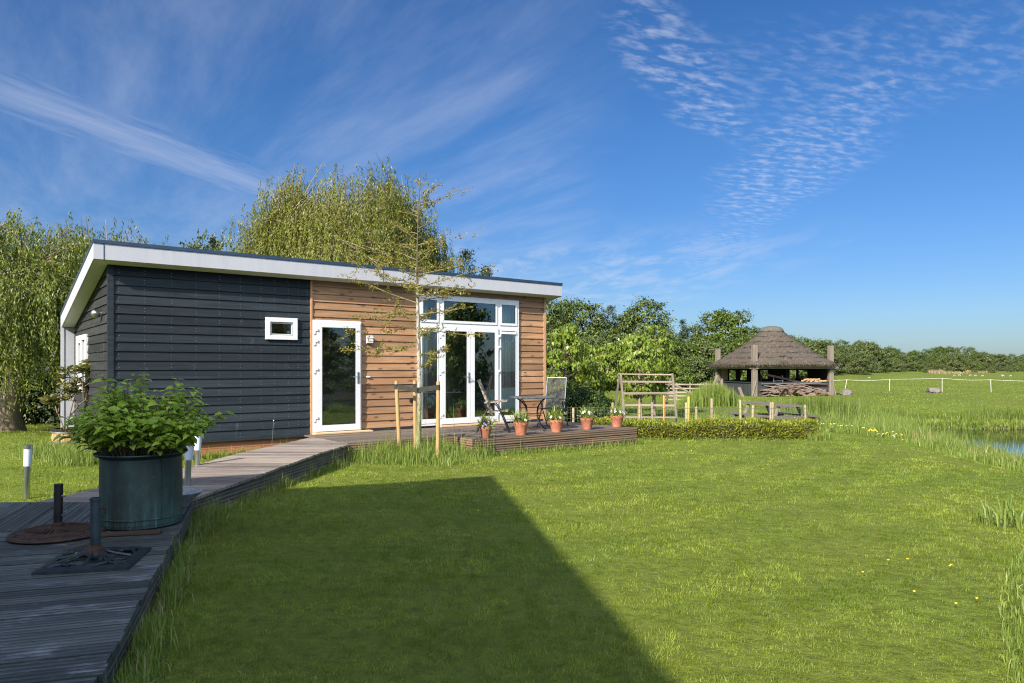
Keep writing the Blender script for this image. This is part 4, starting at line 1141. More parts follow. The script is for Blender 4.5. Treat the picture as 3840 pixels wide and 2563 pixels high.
def willow(name, loc, h, w, seed, leaf, tr, ntip=120, zmin=.6, label=None, tipz=None, llen=.13, lw=.030, per=11, spikes=7, lean=0.0, side=None, dens=1.0, extra=()):
    rng = rng_(seed); rnd = random.Random(seed)
    root = empty(name, loc, 0, label, 'tree')
    mb = MB(); fork = Vector((lean * .4, 0, h * .30))
    mb.tube([(0, 0, -.2), (-.05, 0, .35), (lean * .2, 0, h * .15), fork], [tr * 1.5, tr * 1.1, tr * .95, tr * .85], 14)
    tips = []
    while len(tips) < ntip:
        az = rng.uniform(0, 6.28); q = rng.uniform(.03, 1) ** .5
        if side is not None and math.cos(az - side) < -.1 and rng.uniform() < .65: continue
        rr = w / 2 * q * (1 + .17 * math.sin(3 * az + seed) + .12 * math.sin(5 * az + 1))
        zt = h * (1 - .48 * q ** 2.6) * (1 + .055 * math.sin(4 * az + seed) + .03 * math.sin(7 * az)) + rng.normal(0, .035 * h)
        zt -= abs(rng.normal(0, .10)) * h * rng.uniform(0, 1)
        tips.append((rr * math.cos(az) + lean * 1.5, rr * math.sin(az), zt, az, q))
    tips += [(x, y, z, 0.0, .55) for x, y, z in extra]
    limbs = []
    for k in range(9):
        az = 6.28 * k / 9 + rnd.uniform(-.3, .3); r = w * rnd.uniform(.18, .3)
        e = Vector((r * math.cos(az) + lean, r * math.sin(az), h * rnd.uniform(.62, .85)))
        m_ = fork.lerp(e, .5) + Vector((.12 * r * math.cos(az), .12 * r * math.sin(az), -.02 * h))
        mb.tube([fork, m_, e], [tr * .6, tr * .38, tr * .14], 7, False); limbs.append((m_, e))
    V = []; Fq = []; off = 0
    for (x, y, z, az, q) in tips:
        T = Vector((x, y, z)); m_, e = min(limbs, key=lambda l: (l[1] - T).length); s0 = m_.lerp(e, rnd.uniform(.3, 1))
        arch = s0.lerp(T, .6) + Vector((0, 0, .10 * (T - s0).length))
        mb.tube([s0, s0.lerp(arch, .5) + Vector((rnd.uniform(-.1, .1), rnd.uniform(-.1, .1), .10 * (T - s0).length)), arch, T], [tr * .075, tr * .055, tr * .035, tr * .015], 4, False)
        ns = max(3, int(per * rng.uniform(.6, 1.5)))
        for j in range(ns):
            f_ = rng.uniform(.35, 1.0)
            st = np.array(s0.lerp(T, f_)) + rng.normal(0, .36, 3) * np.array([1, 1, .5]) + np.array([0, 0, .1 * (1 - f_)])
            ln = rng.uniform(.10, .42) * h * (.55 + .45 * q)
            ln = min(ln, max(.3, st[2] - zmin - rng.uniform(0, .7)))
            n = max(6, int(ln / .042 * dens)); t = np.linspace(0, 1, n)
            swirl = rng.uniform(-.25, .25, 2); o2 = np.array([math.cos(az), math.sin(az)]) * rng.uniform(.05, .40)
            hook = .22 * np.sin(np.minimum(t * 5, 1.57)); drop = ln * t ** 1.15
            P = np.stack([st[0] + o2[0] * hook * 1.6 + swirl[0] * t, st[1] + o2[1] * hook * 1.6 + swirl[1] * t, st[2] + .12 * np.sin(t * 3.1) * (t < .5) - drop], 1)
            P += rng.normal(0, .022, P.shape)
            D = rng.normal(size=(n, 3)) * .38 + np.array([0, 0, -1.0]); D[:, :2] += np.array([math.cos(az), math.sin(az)]) * .25
            out = np.tile(np.array([math.cos(az), math.sin(az), .35]), (n, 1)) + rng.normal(0, .6, (n, 3))
            L = llen * rng.uniform(.6, 1.3, n) * (1 - .35 * t)
            v, f = leaf_arrays(P, D, L, lw * rng.uniform(.7, 1.3, n), rng, .15, out)
            V.append(v); Fq.append(f + off); off += len(v)
    # long shoots standing out of the top
    for k in range(spikes):
        x, y, z, az, q = tips[rnd.randrange(len(tips))]
        if q > .8 or z > .93 * h: continue
        p0 = Vector((x, y, z)); hh = rnd.uniform(.25, .60)
        sx_ = rnd.choice((-1, 1)); pts = [p0, p0 + Vector((sx_ * .12, 0, hh * .55)), p0 + Vector((sx_ * .32, rnd.uniform(-.2, .2), hh * .9)), p0 + Vector((sx_ * .60, 0, hh)), p0 + Vector((sx_ * .88, 0, hh * .82)), p0 + Vector((sx_ * 1.0, 0, hh * .45))]
        mb.tube(pts, [.013, .011, .009, .007, .005, .003], 4, False)
        for a, b in zip(pts[:-1], pts[1:]):
            n = 30; t = rng.uniform(0, 1, n)[:, None]; P = np.array(a) * (1 - t) + np.array(b) * t + rng.normal(0, .05, (n, 3))
            D = rng.normal(size=(n, 3)) * .6 + np.array([.2, 0, -.7]); L = llen * rng.uniform(.6, 1.2, n)
            v, f = leaf_arrays(P, D, L, lw * 1.2, rng, .15); V.append(v); Fq.append(f + off); off += len(v)
    mb.build('trunk', M['bark_willow'], root, smooth=True)
    np_mesh('crown', np.concatenate(V), [np.concatenate(Fq)], M[leaf], root)
    return root
willow('weeping_willow', (-6.4, 28.0, -.2), 9.0, 9.6, 5, 'willow_leaf', .38, 760, 2.2, 'large weeping willow with yellow green hanging twigs rising behind the house roof', per=11, llen=.125, lw=.031, dens=1.0)
willow('weeping_willow', (-13.5, 19.6, -.05), 5.6, 8.6, 8, 'willow_leaf_b', .31, 430, .45, 'weeping willow with thick sunlit trunk left of the house', per=12, llen=.115, lw=.025, dens=1.0, spikes=18, lean=.5, side=0.0, extra=[(1.4 + 2.3 * k / 40 + .2 * math.sin(k * 7), .6 * math.sin(k * 3), 5.35 - .75 * abs(math.sin(k * 1.7)) - .25 * (k / 40) ** 2) for k in range(40)])

T_ = {}
def forest():
    T_['alder'] = broad_tree('alder_tree', 41, 8.5, 6.2, .8, 'alder_leaf', 150, 60, .26, 'dome', .16, csize=.10)
    T_['alder2'] = broad_tree('alder_tree', 42, 8.5, 5.0, .5, 'alder_leaf', 130, 60, .25, 'oval', .15, csize=.115, lobes=.32)
    T_['thin'] = broad_tree('birch_tree', 43, 8.5, 2.6, 1.2, 'grey_leaf', 70, 40, .22, 'column', .09, csize=.17, lobes=.35)
    T_['maple'] = broad_tree('maple_tree', 44, 8.5, 4.8, .9, 'maple_leaf', 130, 60, .28, 'oval', .16, csize=.12)
    T_['bush'] = broad_tree('hawthorn_tree', 45, 4.5, 5.0, .15, 'grey_leaf', 120, 60, .24, 'dome', .12, csize=.12)
    T_['pine'] = broad_tree('larch_tree', 46, 8.5, 3.2, .8, 'conifer_leaf', 110, 40, .22, 'cone', .13, csize=.13, lobes=.2, lasp=.4)
    T_['bushg'] = broad_tree('willow_bush', 47, 4.0, 4.6, .1, 'maple_leaf', 110, 60, .22, 'dome', .1, csize=.12)
    used = set()
    def put(kind, px, y, top, rz, label, group, s=None, zz=None):
        x = (px - 1920) / F * y; h0 = {'bush': 4.5, 'bushg': 4.0}.get(kind, 8.5)
        zt = EYE + (YH - top) / F * y; sz = max(.25, (zt - hz(x, y)) / h0 * .985)
        place(T_[kind], x, y, s or sz * random.uniform(.9, 1.12), rz, label, 'tree', group, sz, first=(kind not in used)); used.add(kind)
    g = 'trees behind the orchard'
    rows = [('alder', 2030, 72, 1128, 'tall dark tree rising just right of the house corner', None), ('alder2', 2105, 74, 1132, 'dark tree second from the house corner with a rounded top', None),
            ('alder', 2180, 76, 1136, 'dark broad tree above the left orchard tree', None), ('thin', 2232, 75, 1150, 'thin airy tree standing beside the open gap of sky', 1.15),
            ('thin', 2262, 84, 1200, 'pale see-through tree in the gap between the dark trees', .9), ('pine', 2293, 78, 1146, 'narrow ragged conifer left of the big rounded tree', .95),
            ('alder2', 2345, 80, 1178, 'mid height tree between conifer and big rounded tree', None), ('alder', 2425, 78, 1130, 'big rounded dark tree, highest above the wooden frame', 1.02),
            ('thin', 2500, 84, 1225, 'slim low tree right of the big rounded tree', .8), ('pine', 2560, 82, 1198, 'pointed small tree in the middle of the tree row', .75),
            ('alder2', 2600, 84, 1222, 'dense mid green tree left of the pale bare crown', None), ('thin', 2650, 86, 1176, 'pale sparse crown left of the bright maple', 1.1),
            ('maple', 2716, 82, 1160, 'bright green maple towering left of the thatched barn', .98), ('thin', 2785, 84, 1166, 'thin dark tree directly right of the bright maple', 1.1),
            ('alder2', 2830, 96, 1232, 'tree half hidden behind the left slope of the thatched roof', None), ('alder', 2920, 105, 1252, 'tree rising behind the top of the thatched roof', .7)]
    for i, (k, px, y, top, lab, s) in enumerate(rows): put(k, px, y, top, i * 1.3, lab, g, s)
    # lower fill in front of and between them
    fill = [('bush', 2060, 60, 1262), ('alder2', 2130, 64, 1215), ('bush', 2225, 60, 1275), ('alder2', 2290, 66, 1235), ('bush', 2350, 58, 1262), ('bushg', 2420, 57, 1280), ('bush', 2475, 60, 1262),
            ('alder2', 2520, 68, 1268), ('bushg', 2560, 62, 1292), ('maple', 2600, 70, 1262), ('bush', 2650, 63, 1290), ('maple', 2690, 72, 1250), ('bushg', 2745, 66, 1290), ('alder2', 2790, 74, 1262), ('bush', 2850, 80, 1296), ('bushg', 2700, 60, 1345), ('bush', 2615, 58, 1345), ('bushg', 2540, 56, 1350)]
    for i, (k, px, y, top) in enumerate(fill):
        put(k, px, y, top, i * 2.1, 'lower leafy tree filling the wood edge behind orchard and barn', 'lower trees of the wood edge', None)
    # far treeline to the right
    r = random.Random(77); px = 2960
    while px < 4150:
        f_ = min(1, max(0, (px - 3000) / 850)); y = 128 + 190 * f_ + r.uniform(-8, 8)
        top = np.interp(px, [2960, 3080, 3180, 3240, 3330, 3420, 3480, 3560, 3620, 3700, 3780, 3850, 4150], [1262, 1280, 1288, 1278, 1306, 1318, 1308, 1302, 1306, 1322, 1326, 1328, 1335]) + r.uniform(-7, 12)
        k = r.choice(['alder', 'alder2', 'alder2', 'maple', 'bush', 'thin', 'alder'])
        put(k, px, y, top, r.uniform(0, 6), 'distant tree in the long treeline beyond the pasture', 'trees of the far treeline')
        y2 = y - r.uniform(6, 14)
        put(r.choice(['bush', 'bushg', 'alder2', 'bush']), px + r.uniform(8, 20), y2, top + r.uniform(22, 52), r.uniform(0, 6), 'distant tree in the long treeline beyond the pasture', 'trees of the far treeline')
        px += r.uniform(19, 31) * (1 - .25 * f_)
    for i, (px, y, sz_) in enumerate(((3470, 205, .30), (3560, 215, .42), (3655, 232, .34), (3720, 250, .42), (3790, 262, .36))):
        x = (px - 1920) / F * y; place(T_['bush'], x, y, sz_, i, 'small round bush standing in front of the dry reeds', 'shrub', 'bushes before the dry reeds', sz_ * 1.15)
    # crowns showing over the roof, dark shrubs under the left willow
    put('pine', 1752, 33, 935, .3, 'dark ragged tree top right of the big willow above the roof', None, .62)
    put('pine', 1822, 33.5, 1000, 2.0, 'lower dark ragged tree at the far right of the roof, beside a taller one', None, .6)
    for i, (px, top) in enumerate(((722, 915), (775, 884), (838, 905))):
        put('thin', px, 30 + i, top, i * 2., 'slender tree top peeping over the roof left of the big willow', 'tree tops over the roof', .55)
    dk = [(-18.5, 22.5, .55), (-16.4, 23.6, .6), (-14.4, 24.2, .62), (-12.5, 24.4, .55), (-11.0, 24.0, .5), (-20.4, 24, .7)]
    for i, (x, y, s) in enumerate(dk):
        place(T_['dark'], x, y, s * 1.2, i * 1.7, 'evergreen shrub behind the left willow, its shade put into dark leaf colour', 'shrub', 'shrubs behind the left willow', s * 1.1, first=(i == 0))
    # wood on the far side of the garden behind the photographer: it shows in the panes
    for i in range(16):
        t = i / 15; x, y = 50 + 12 * math.sin(i * 2.2) - 4 * t, -42 + 62 * t
        place(T_[('alder', 'alder2', 'maple')[i % 3]], x, y, .62 + .34 * math.sin(i * 1.9), i * .9, 'tree in the wood across the ditch that mirrors in the house panes', 'tree', 'trees mirrored in the panes')
T_['dark'] = broad_tree('evergreen_shrub', 49, 3.2, 3.8, .05, 'conifer_leaf', 130, 60, .16, 'dome', .08, csize=.13)  # darkest leaf colour stands in for the shade behind the willow
T_['shrub'] = broad_tree('evergreen_shrub', 48, 3.2, 3.6, .05, 'shrub_leaf', 110, 60, .15, 'dome', .08, csize=.13)
forest()
def orchard():
    def pear(px, y, top, w, seed, lab, base=.9, tr=.09, lean=0):
        x = (px - 1920) / F * y; h = EYE + (YH - top) / F * y - hz(x, y)
        t = broad_tree('pear_tree', seed, h, w, base, 'pear_leaf', 62, 46, .135, 'oval', tr, 'bark', csize=.105, droop=1.3, lobes=.28, limbs=16, lasp=.55)
        t.location = (x, y, hz(x, y)); tag(t, lab, 'fruit tree', 'orchard trees')
    pear(2122, 25.5, 1232, 1.9, 61, 'bright green fruit tree half hidden by the house corner', .8)
    pear(2262, 28.5, 1292, 1.95, 62, 'bright green fruit tree left of the wooden frame', 1.0)
    pear(2400, 25.5, 1268, 2.1, 63, 'bright green fruit tree seen through the wooden frame, with red brown trunk', .95)
    pear(2452, 27.5, 1216, 1.7, 64, 'tallest fruit tree with a shoot rising above the wooden frame', .9, .07)
    for i, (px, y, s, lab) in enumerate(((2205, 20.5, .36, 'dark low shrub behind the mesh back chair'), (2150, 21.0, .40, 'dark shrub at the house corner behind the terrace'), (2262, 21.5, .30, 'dark low shrub beside the left fruit tree trunk'))):
        x = (px - 1920) / F * y; place(T_['shrub'], x, y, s, i, lab, 'shrub', first=(i == 0))
    x = (2300 - 1920) / F * 23.5; rng = rng_(70); n = 90
    P = np.stack([x + rng.normal(0, .12, n), 23.5 + rng.normal(0, .12, n), np.full(n, -.22)], 1)
    v, f = blade_arrays(P, rng.uniform(.7, 1.15, n), .055, rng, .3, 2)
    tag(np_mesh('flax_plant', v, f, M['strap_leaf']), 'spiky sword leaved clump right of the left fruit tree', 'plant')
orchard()

# young staked tree in front of the house
def young_tree():
    root = empty('young_oak', (-1.66, 12.7, -.02), 0, 'slender young tree with bronze leaves tied between three stakes', 'tree')
    rnd = random.Random(5); rng = rng_(5); mb = MB()
    def axis(z): return Vector((.03 * math.sin(z * 1.3) + (.02 if z < 2 else .02 + .015 * (z - 2)), .02 * math.sin(z), z))
    zs = [0, .4, 1.0, 1.6, 2.3, 2.9, 3.4, 4.0, 4.5, 5.05]
    mb.tube([axis(z) for z in zs], [.052, .046, .042, .039, .033, .026, .017, .012, .008, .003], 10)
    mb.build('trunk', M['bark_young'], root, smooth=True)
    br = MB(); P = []; Dv = []
    spec = [(1.95, 3.3, 1.15, -.02), (1.62, .15, .35, .35), (2.02, 2.75, .9, -.10), (2.30, 3.0, 1.12, -.02), (2.32, .2, 1.0, -.12), (2.5, 3.5, 1.0, .02), (2.55, -.3, .8, .12), (2.62, 2.5, .95, .05), (2.75, 3.1, 1.22, .30), (2.78, .35, .9, .10), (2.88, -.5, .7, .05), (2.95, 3.7, .8, .25),
            (3.05, 2.9, 1.32, .33), (3.02, .05, 1.2, .22), (3.2, 3.3, .7, .32), (3.22, -.2, .75, .28), (3.3, .6, .6, .35), (1.85, .5, .55, .05), (2.15, 5.0, .5, .1), (2.45, 1.5, .6, .1), (2.85, 4.6, .6, .2), (3.1, 1.6, .6, .3), (3.75, .15, .95, .28), (4.45, .1, .8, .25), (3.5, 3.0, .6, .4)]
    for k in range(15):
        z = 3.35 + 1.5 * k / 15; spec.append((z, rnd.uniform(0, 6.28) if k % 3 else rnd.choice([0, 3.14]) + rnd.uniform(-.4, .4), rnd.uniform(.35, .72) * (1.15 - .09 * k / 2), .45))
    def twig(p, d, ln, r, lvl):
        pts = [p]; q = p.copy(); dd = d.copy(); n = 5
        for i in range(n):
            dd = (dd + Vector((rnd.uniform(-.16, .16), rnd.uniform(-.16, .16), rnd.uniform(-.10, .13)))).normalized()
            q = q + dd * ln / n; pts.append(q.copy())
        br.tube(pts, [r * (1 - .8 * i / n) for i in range(n + 1)], 5 if lvl == 0 else 4, False)
        for i in range(1, n + 1):
            if lvl == 0:
                for s in range(2):
                    sd = (dd * .55 + Vector((rnd.uniform(-1, 1), rnd.uniform(-1, 1), rnd.uniform(-.25, .45)))).normalized()
                    twig(pts[i], sd, ln * rnd.uniform(.16, .32), r * .45, 1)
            for j in range((2 if p.z < 3.5 else rnd.randrange(2)) if lvl else (1 if i > 2 else 0)):
                P.append(pts[i] + Vector((rnd.gauss(0, .012),) * 3)); Dv.append(dd)
    for (z, az, ln, rise) in spec:
        twig(axis(z), Vector((math.cos(az), math.sin(az) * .8, rise)).normalized(), ln, .0125 if z < 3.3 else .008, 0)
    br.build('branches', M['twig'], root)
    P = np.array(P); Dv = np.array(Dv); k = 2
    PP = np.repeat(P, k, 0) + rng.normal(0, .015, (len(P) * k, 3)); DD = np.repeat(Dv, k, 0) * .5 + rng.normal(size=(len(P) * k, 3)) * .8 + np.array([0, 0, -.1])
    v, f = leaf_arrays(PP, DD, rng.uniform(.025, .062, len(PP)), rng.uniform(.012, .026, len(PP)), rng, .2)
    np_mesh('crown', v, [f], M['oak_leaf'], root)
    S = [((-1.975, 12.90), (-2.045, 12.92), 'left round wooden tree stake leaning slightly left'), ((-1.73, 13.12), (-1.745, 13.12), 'rear round wooden tree stake just left of the young trunk'), ((-1.262, 12.42), (-1.255, 12.42), 'right round wooden tree stake nearest the terrace steps')]
    for i, (b, t, lab) in enumerate(S):
        o = MB().tube([(b[0], b[1], -.1), (t[0], t[1], 1.34), (t[0], t[1], 1.375)], [.034, .033, .026], 12).build('tree_stake', M['stake'], None, smooth=True)
        tag(o, lab, 'stake', 'stakes round the young tree')
        m = MB(); T = Vector((-1.65, 12.7, 1.215)); s = Vector((t[0], t[1], 1.27)); d = (T - s).normalized()
        m.bar(s - d * .03, T + d * .045, .010, .085, (0, 0, 1)); m.lathe([(.037, -.045), (.037, .045)], 12, s)
        tag(m.build('tree_tie', M['strap']), ('dark strap from the left stake to the young trunk', 'dark strap from the rear stake to the young trunk', 'dark strap from the right stake to the young trunk')[i], 'strap', 'straps tying the young tree')
young_tree()

# ------------------------------------------------------------------ hedge and bushy plants in pots
def hedge():
    rng = rng_(81); root = empty('hedge', (4.45, 17.05, hz(4.45, 17.05)), 0, 'low clipped yellow green hedge right of the terrace', 'hedge')
    x0, x1, y0, y1, h = -2.65, 2.62, -.36, .36, .36
    n = 15000; t = rng.uniform(0, 1, n); x = rng.uniform(x0, x1, n)
    top = rng.uniform(0, 1, n) < .5
    y = np.where(top, rng.uniform(y0, y1, n), np.where(rng.uniform(0, 1, n) < .8, y0, y1)) + rng.normal(0, .03, n)
    hh = h * (1 + .10 * np.sin(x * 2.3) + .07 * np.sin(x * 5.1 + 1)) + .05 * np.exp(-((x - 2.2) / .4) ** 2)
    z = np.where(top, hh + rng.normal(0, .022, n), rng.uniform(.01, 1, n) * hh)
    y = y * (1 - .18 * (z / h) ** 2) + .04 * np.sin(x * 3.1) ; rnd_end = np.where(x > 2.4, (x - 2.4) * .6, 0); z = z - rnd_end * .3 * (z > .2)
    P = np.stack([x, y, z], 1); out = np.stack([rng.normal(0, .3, n), np.where(top, 0, np.sign(y)), np.where(top, 1.0, .35)], 1)
    D = out + rng.normal(0, .55, (n, 3)) + np.array([0, 0, .35])
    v, f = leaf_arrays(P, D, rng.uniform(.035, .085, n), rng.uniform(.016, .034, n), rng, .2)
    np_mesh('foliage', v, [f], M['hedge_leaf'], root)
    MB().box(x0 + .05, x1 - .12, y0 + .07, y1 - .07, 0, h - .09).build('stems_or_core', M['soil'], root)  # dark core box added to fill the shaded inside behind the leaves
    x, y = line_pts([(1.9, 16.66), (4.5, 16.64), (7.1, 16.66), (7.35, 16.9)], 2600, .05, rng)
    scatter_blades('hedge_foot_grass', x, y, .085 + .14 * (x > 6.7), .012, 'tall_blade', 'fringe of longer grass along the foot of the hedge', 14, .5)
hedge()
def hydrangea():
    cx, cy_, z0 = -3.325, 6.56, .2
    root = empty('potted_hydrangea', (cx, cy_, z0), 0, 'leafy hydrangea bush in a big riveted green copper tub on the boardwalk', 'potted plant')
    R0, H0 = .336, .640
    mb = MB(); mb.lathe([(.02, .006), (R0 - .03, .004), (R0 - .006, .018), (R0 - .002, .12), (R0, .40), (R0 - .003, H0 - .03), (R0 + .035, H0 - .006), (R0 + .046, H0 + .004), (R0 + .044, H0 + .012), (R0 + .02, H0 + .006), (R0 - .02, H0 - .02), (R0 - .03, H0 - .12)], 72)
    tub = mb.build('tub', M['copper'], root, smooth=True)
    mb = MB(); mb.lathe([(R0 + .001, .088), (R0 + .006, .090), (R0 + .006, .098), (R0 + .001, .100)], 72); mb.build('seam', M['copper'], tub, smooth=True)
    mb = MB()
    for k in range(72):
        a = 6.283 * k / 72; mb.ball(((R0 + .001) * math.cos(a), (R0 + .001) * math.sin(a), .045), .0068, 6, 4)
    for k in range(30):
        a = -.62; mb.ball(((R0 + .002) * math.cos(a), (R0 + .002) * math.sin(a), .11 + k * .0185), .0068, 6, 4)
    rv = mb.build('rivets', M['copper'], tub, smooth=True); rv['kind'] = 'stuff'
    MB().lathe([(.001, H0 - .10), (R0 - .028, H0 - .11)], 32).build('soil', M['soil'], tub)
    rnd = random.Random(12); rng = rng_(12); st = MB(); P = []; D = []; Nn = []; L = []
    for k in range(112):
        az = rnd.uniform(0, 6.283); q = rnd.uniform(0, 1) ** .6
        b = Vector((.25 * q * math.cos(az), .25 * q * math.sin(az), H0 - .1))
        outx = .10 + q * rnd.uniform(.26, .45) * (1.0 if math.cos(az) > 0 else .92)
        hh = (.66 - .37 * q ** 2.4) * rnd.uniform(.70, 1.05) * (1 + .13 * math.sin(3 * az + 1) + .07 * math.sin(7 * az))
        if rnd.random() < .11: outx *= 1.14; hh *= 1.14
        e = Vector(((.16 * q + outx) * math.cos(az), (.16 * q + outx) * math.sin(az) * .9, H0 - .03 + hh))
        m1 = b.lerp(e, .5) + Vector((0, 0, .07)); st.tube([b, m1, e], [.007, .005, .003], 5, False)
        nn = 6 + int(4 * rnd.random())
        for i in range(nn):
            t = 1 - (i / nn) ** 1.2 * .72
            p = (b * (1 - t) ** 2 + m1 * 2 * t * (1 - t) + e * t * t)
            ph = i * 1.57 + k
            for s in (0, math.pi):
                a2 = ph + s
                d = Vector((math.cos(a2), math.sin(a2), .30 if i == 0 else .02)) + Vector((math.cos(az), math.sin(az), 0)) * .35
                P.append(p); D.append(d); Nn.append((0.25 * math.cos(az), .25 * math.sin(az), 1)); L.append((.065 if i == 0 else .098) * rnd.uniform(.75, 1.3))
    P, D, Nn, L = map(np.array, (P, D, Nn, L))
    v, q, t = big_leaf_arrays(P, D, L, L * .62, rng, Nn, .3)
    np_mesh('foliage', v, [q, t], M['hydrangea_leaf'], root)
    st.build('stems_or_core', M['twig'], root)
    fl = MB(); c = Vector((-.05, -.16, H0 + .55)); Vp = []; Dp = []
    for k in range(26):
        d = Vector((rnd.gauss(0, 1), rnd.gauss(0, 1), abs(rnd.gauss(0, 1)))).normalized(); p = c + d * .03
        for j in range(4):
            a = d.cross(Vector((0, 0, 1))).normalized() if abs(d.z) < .95 else Vector((1, 0, 0)); b = d.cross(a)
            Vp.append(p); Dp.append(a * math.cos(j * 1.57 + k) + b * math.sin(j * 1.57 + k) + d * .3)
    v, f = leaf_arrays(np.array(Vp), np.array(Dp), .017, .014, rng, .05)
    np_mesh('flower', v, [f], M['petal_pink'], root)
hydrangea()
def rhododendron():
    cx, cy_ = -8.42, 13.80; z0 = hz(cx, cy_)
    root = empty('potted_rhododendron', (cx, cy_, z0), 0, 'leggy rhododendron with bronze whorled leaves in a wooden barrel by the side wall', 'potted plant')
    mb = MB(); n = 18
    for k in range(n):
        a0, a1 = 6.283 * k / n + .012, 6.283 * (k + 1) / n - .012; pr = [(.205, 0), (.235, .15), (.240, .28), (.225, .42)]
        vs = [(r * math.cos(a), r * math.sin(a), z) for r, z in pr for a in (a0, a1)] + [((r - .02) * math.cos(a), (r - .02) * math.sin(a), z) for r, z in pr for a in (a0, a1)]
        fs = [(2 * i, 2 * i + 1, 2 * i + 3, 2 * i + 2) for i in range(3)] + [(8 + 2 * i + 2, 8 + 2 * i + 3, 8 + 2 * i + 1, 8 + 2 * i) for i in range(3)] + [(6, 7, 15, 14)] + [(2 * i, 2 * i + 2, 8 + 2 * i + 2, 8 + 2 * i) for i in range(3)] + [(2 * i + 1, 9 + 2 * i, 11 + 2 * i, 2 * i + 3) for i in range(3)]
        mb.add(vs, fs)
    mb.lathe([(.01, .38), (.21, .38)], 20)
    br = mb.build('barrel', M['barrel'], root)
    for z, r in ((.07, .226), (.19, .2425), (.37, .236)): MB().lathe([(r, z), (r + .003, z), (r + .002, z + .035), (r - .002, z + .035)], 36).build('hoop', M['galv'], br, smooth=True)
    MB().lathe([(.20, .425), (.262, .425), (.265, .455), (.20, .455)], 28).build('rim', M['darkmetal'], br, smooth=True)
    def L3(*pp): return [Vector(p) for p in pp]
    st = MB(); tips = []
    s = 13.8 / F
    def pt(px, py, dy=0): return Vector(((px - 1920) * s - cx, dy, EYE - (py - YH) * s - z0))
    chains = [[(250, 1610), (255, 1570), (290, 1520), (315, 1500), (317, 1450)], [(317, 1450), (345, 1430), (348, 1400), (330, 1375)], [(313, 1500), (315, 1420), (320, 1390)], [(317, 1452), (300, 1425), (290, 1395)], [(240, 1610), (215, 1550), (222, 1500), (235, 1470)], [(215, 1550), (200, 1510)], [(290, 1520), (265, 1500), (255, 1460)], [(255, 1460), (265, 1415), (252, 1390)], [(260, 1565), (270, 1520), (285, 1470)], [(285, 1470), (285, 1430)], [(235, 1470), (195, 1500)], [(320, 1390), (350, 1375)], [(320, 1390), (372, 1372)], [(320, 1390), (340, 1410)]]
    rnd = random.Random(2)
    for i, c in enumerate(chains):
        dy = rnd.uniform(-.12, .12); pts = [pt(x, y, dy * k / len(c)) for k, (x, y) in enumerate(c)]
        st.tube(pts, [.021 - .003 * k if i < 1 else .012 - .0018 * k for k in range(len(pts))], 7, False); tips.append(pts[-1])
        if len(pts) > 3: tips.append(pts[-2] + Vector((.05, .08, .02)))
    st.build('stems_or_core', M['rhodo_bark'], root, smooth=True)
    tips += [pt(185, 1495), pt(172, 1508), pt(352, 1390), pt(300, 1380), pt(222, 1440, .1), pt(235, 1415), pt(275, 1440), pt(245, 1400), pt(375, 1368), pt(330, 1362), pt(305, 1398), pt(265, 1480)]
    P = []; D = []; rng = rng_(4)
    for t in tips:
        for k in range(24):
            a = 6.283 * k / 8.5 + rnd.uniform(-.2, .2); up = rnd.uniform(-.15, .9)
            P.append(t + Vector((0, 0, rnd.uniform(-.05, .03)))); D.append((math.cos(a), math.sin(a), up))
    P, D = np.array(P), np.array(D); L = rng.uniform(.12, .20, len(P))
    v, q, t = big_leaf_arrays(P, D, L, L * .30, rng, np.tile([0, 0, 1.0], (len(P), 1)), .12)
    np_mesh('foliage', v, [q, t], M['rhodo_leaf'], root)
M['barrel'] = wood('barrel', (.36, .19, .08), (.58, .36, .18), 2, .7, bmp=.3)
rhododendron()
def terracotta_prof(r, h, mb):
    mb.lathe([(r * .02, .004), (r * .62, 0), (r * .66, .004), (r * .90, h * .74), (r * .93, h * .76), (r * .95, h * .80), (r * .94, h * .82), (r * 1.0, h * .84), (r * 1.02, h * .99), (r * .98, h), (r * .90, h * .985), (r * .84, h * .80)], 36)
    return mb
def pansy_flower(name, petal, center):
    mb = MB(); n = 7; vs = []; fs = []
    for k, (a, ln, wd) in enumerate(((95, .024, .024), (40, .021, .022), (140, .021, .022), (-35, .020, .020), (-145, .020, .020))):
        a = R(a); c = Vector((math.cos(a), 0, math.sin(a))); s = Vector((-math.sin(a), 0, math.cos(a)))
        pts = [Vector((0, -.001 * k, 0))]
        for j in range(n):
            t = j / (n - 1); pts.append(c * (ln * (.45 + .6 * math.sin(math.pi * (.25 + .5 * t)))) + s * (wd * (t - .5)) + Vector((0, -.002 * k - .003 * math.sin(3.1 * t), 0)))
        b = len(vs); vs += pts; fs += [(b, b + j, b + j + 1) for j in range(1, n)]
    mb.add(vs, fs)
    o = mb.build(name, M[petal])
    return o
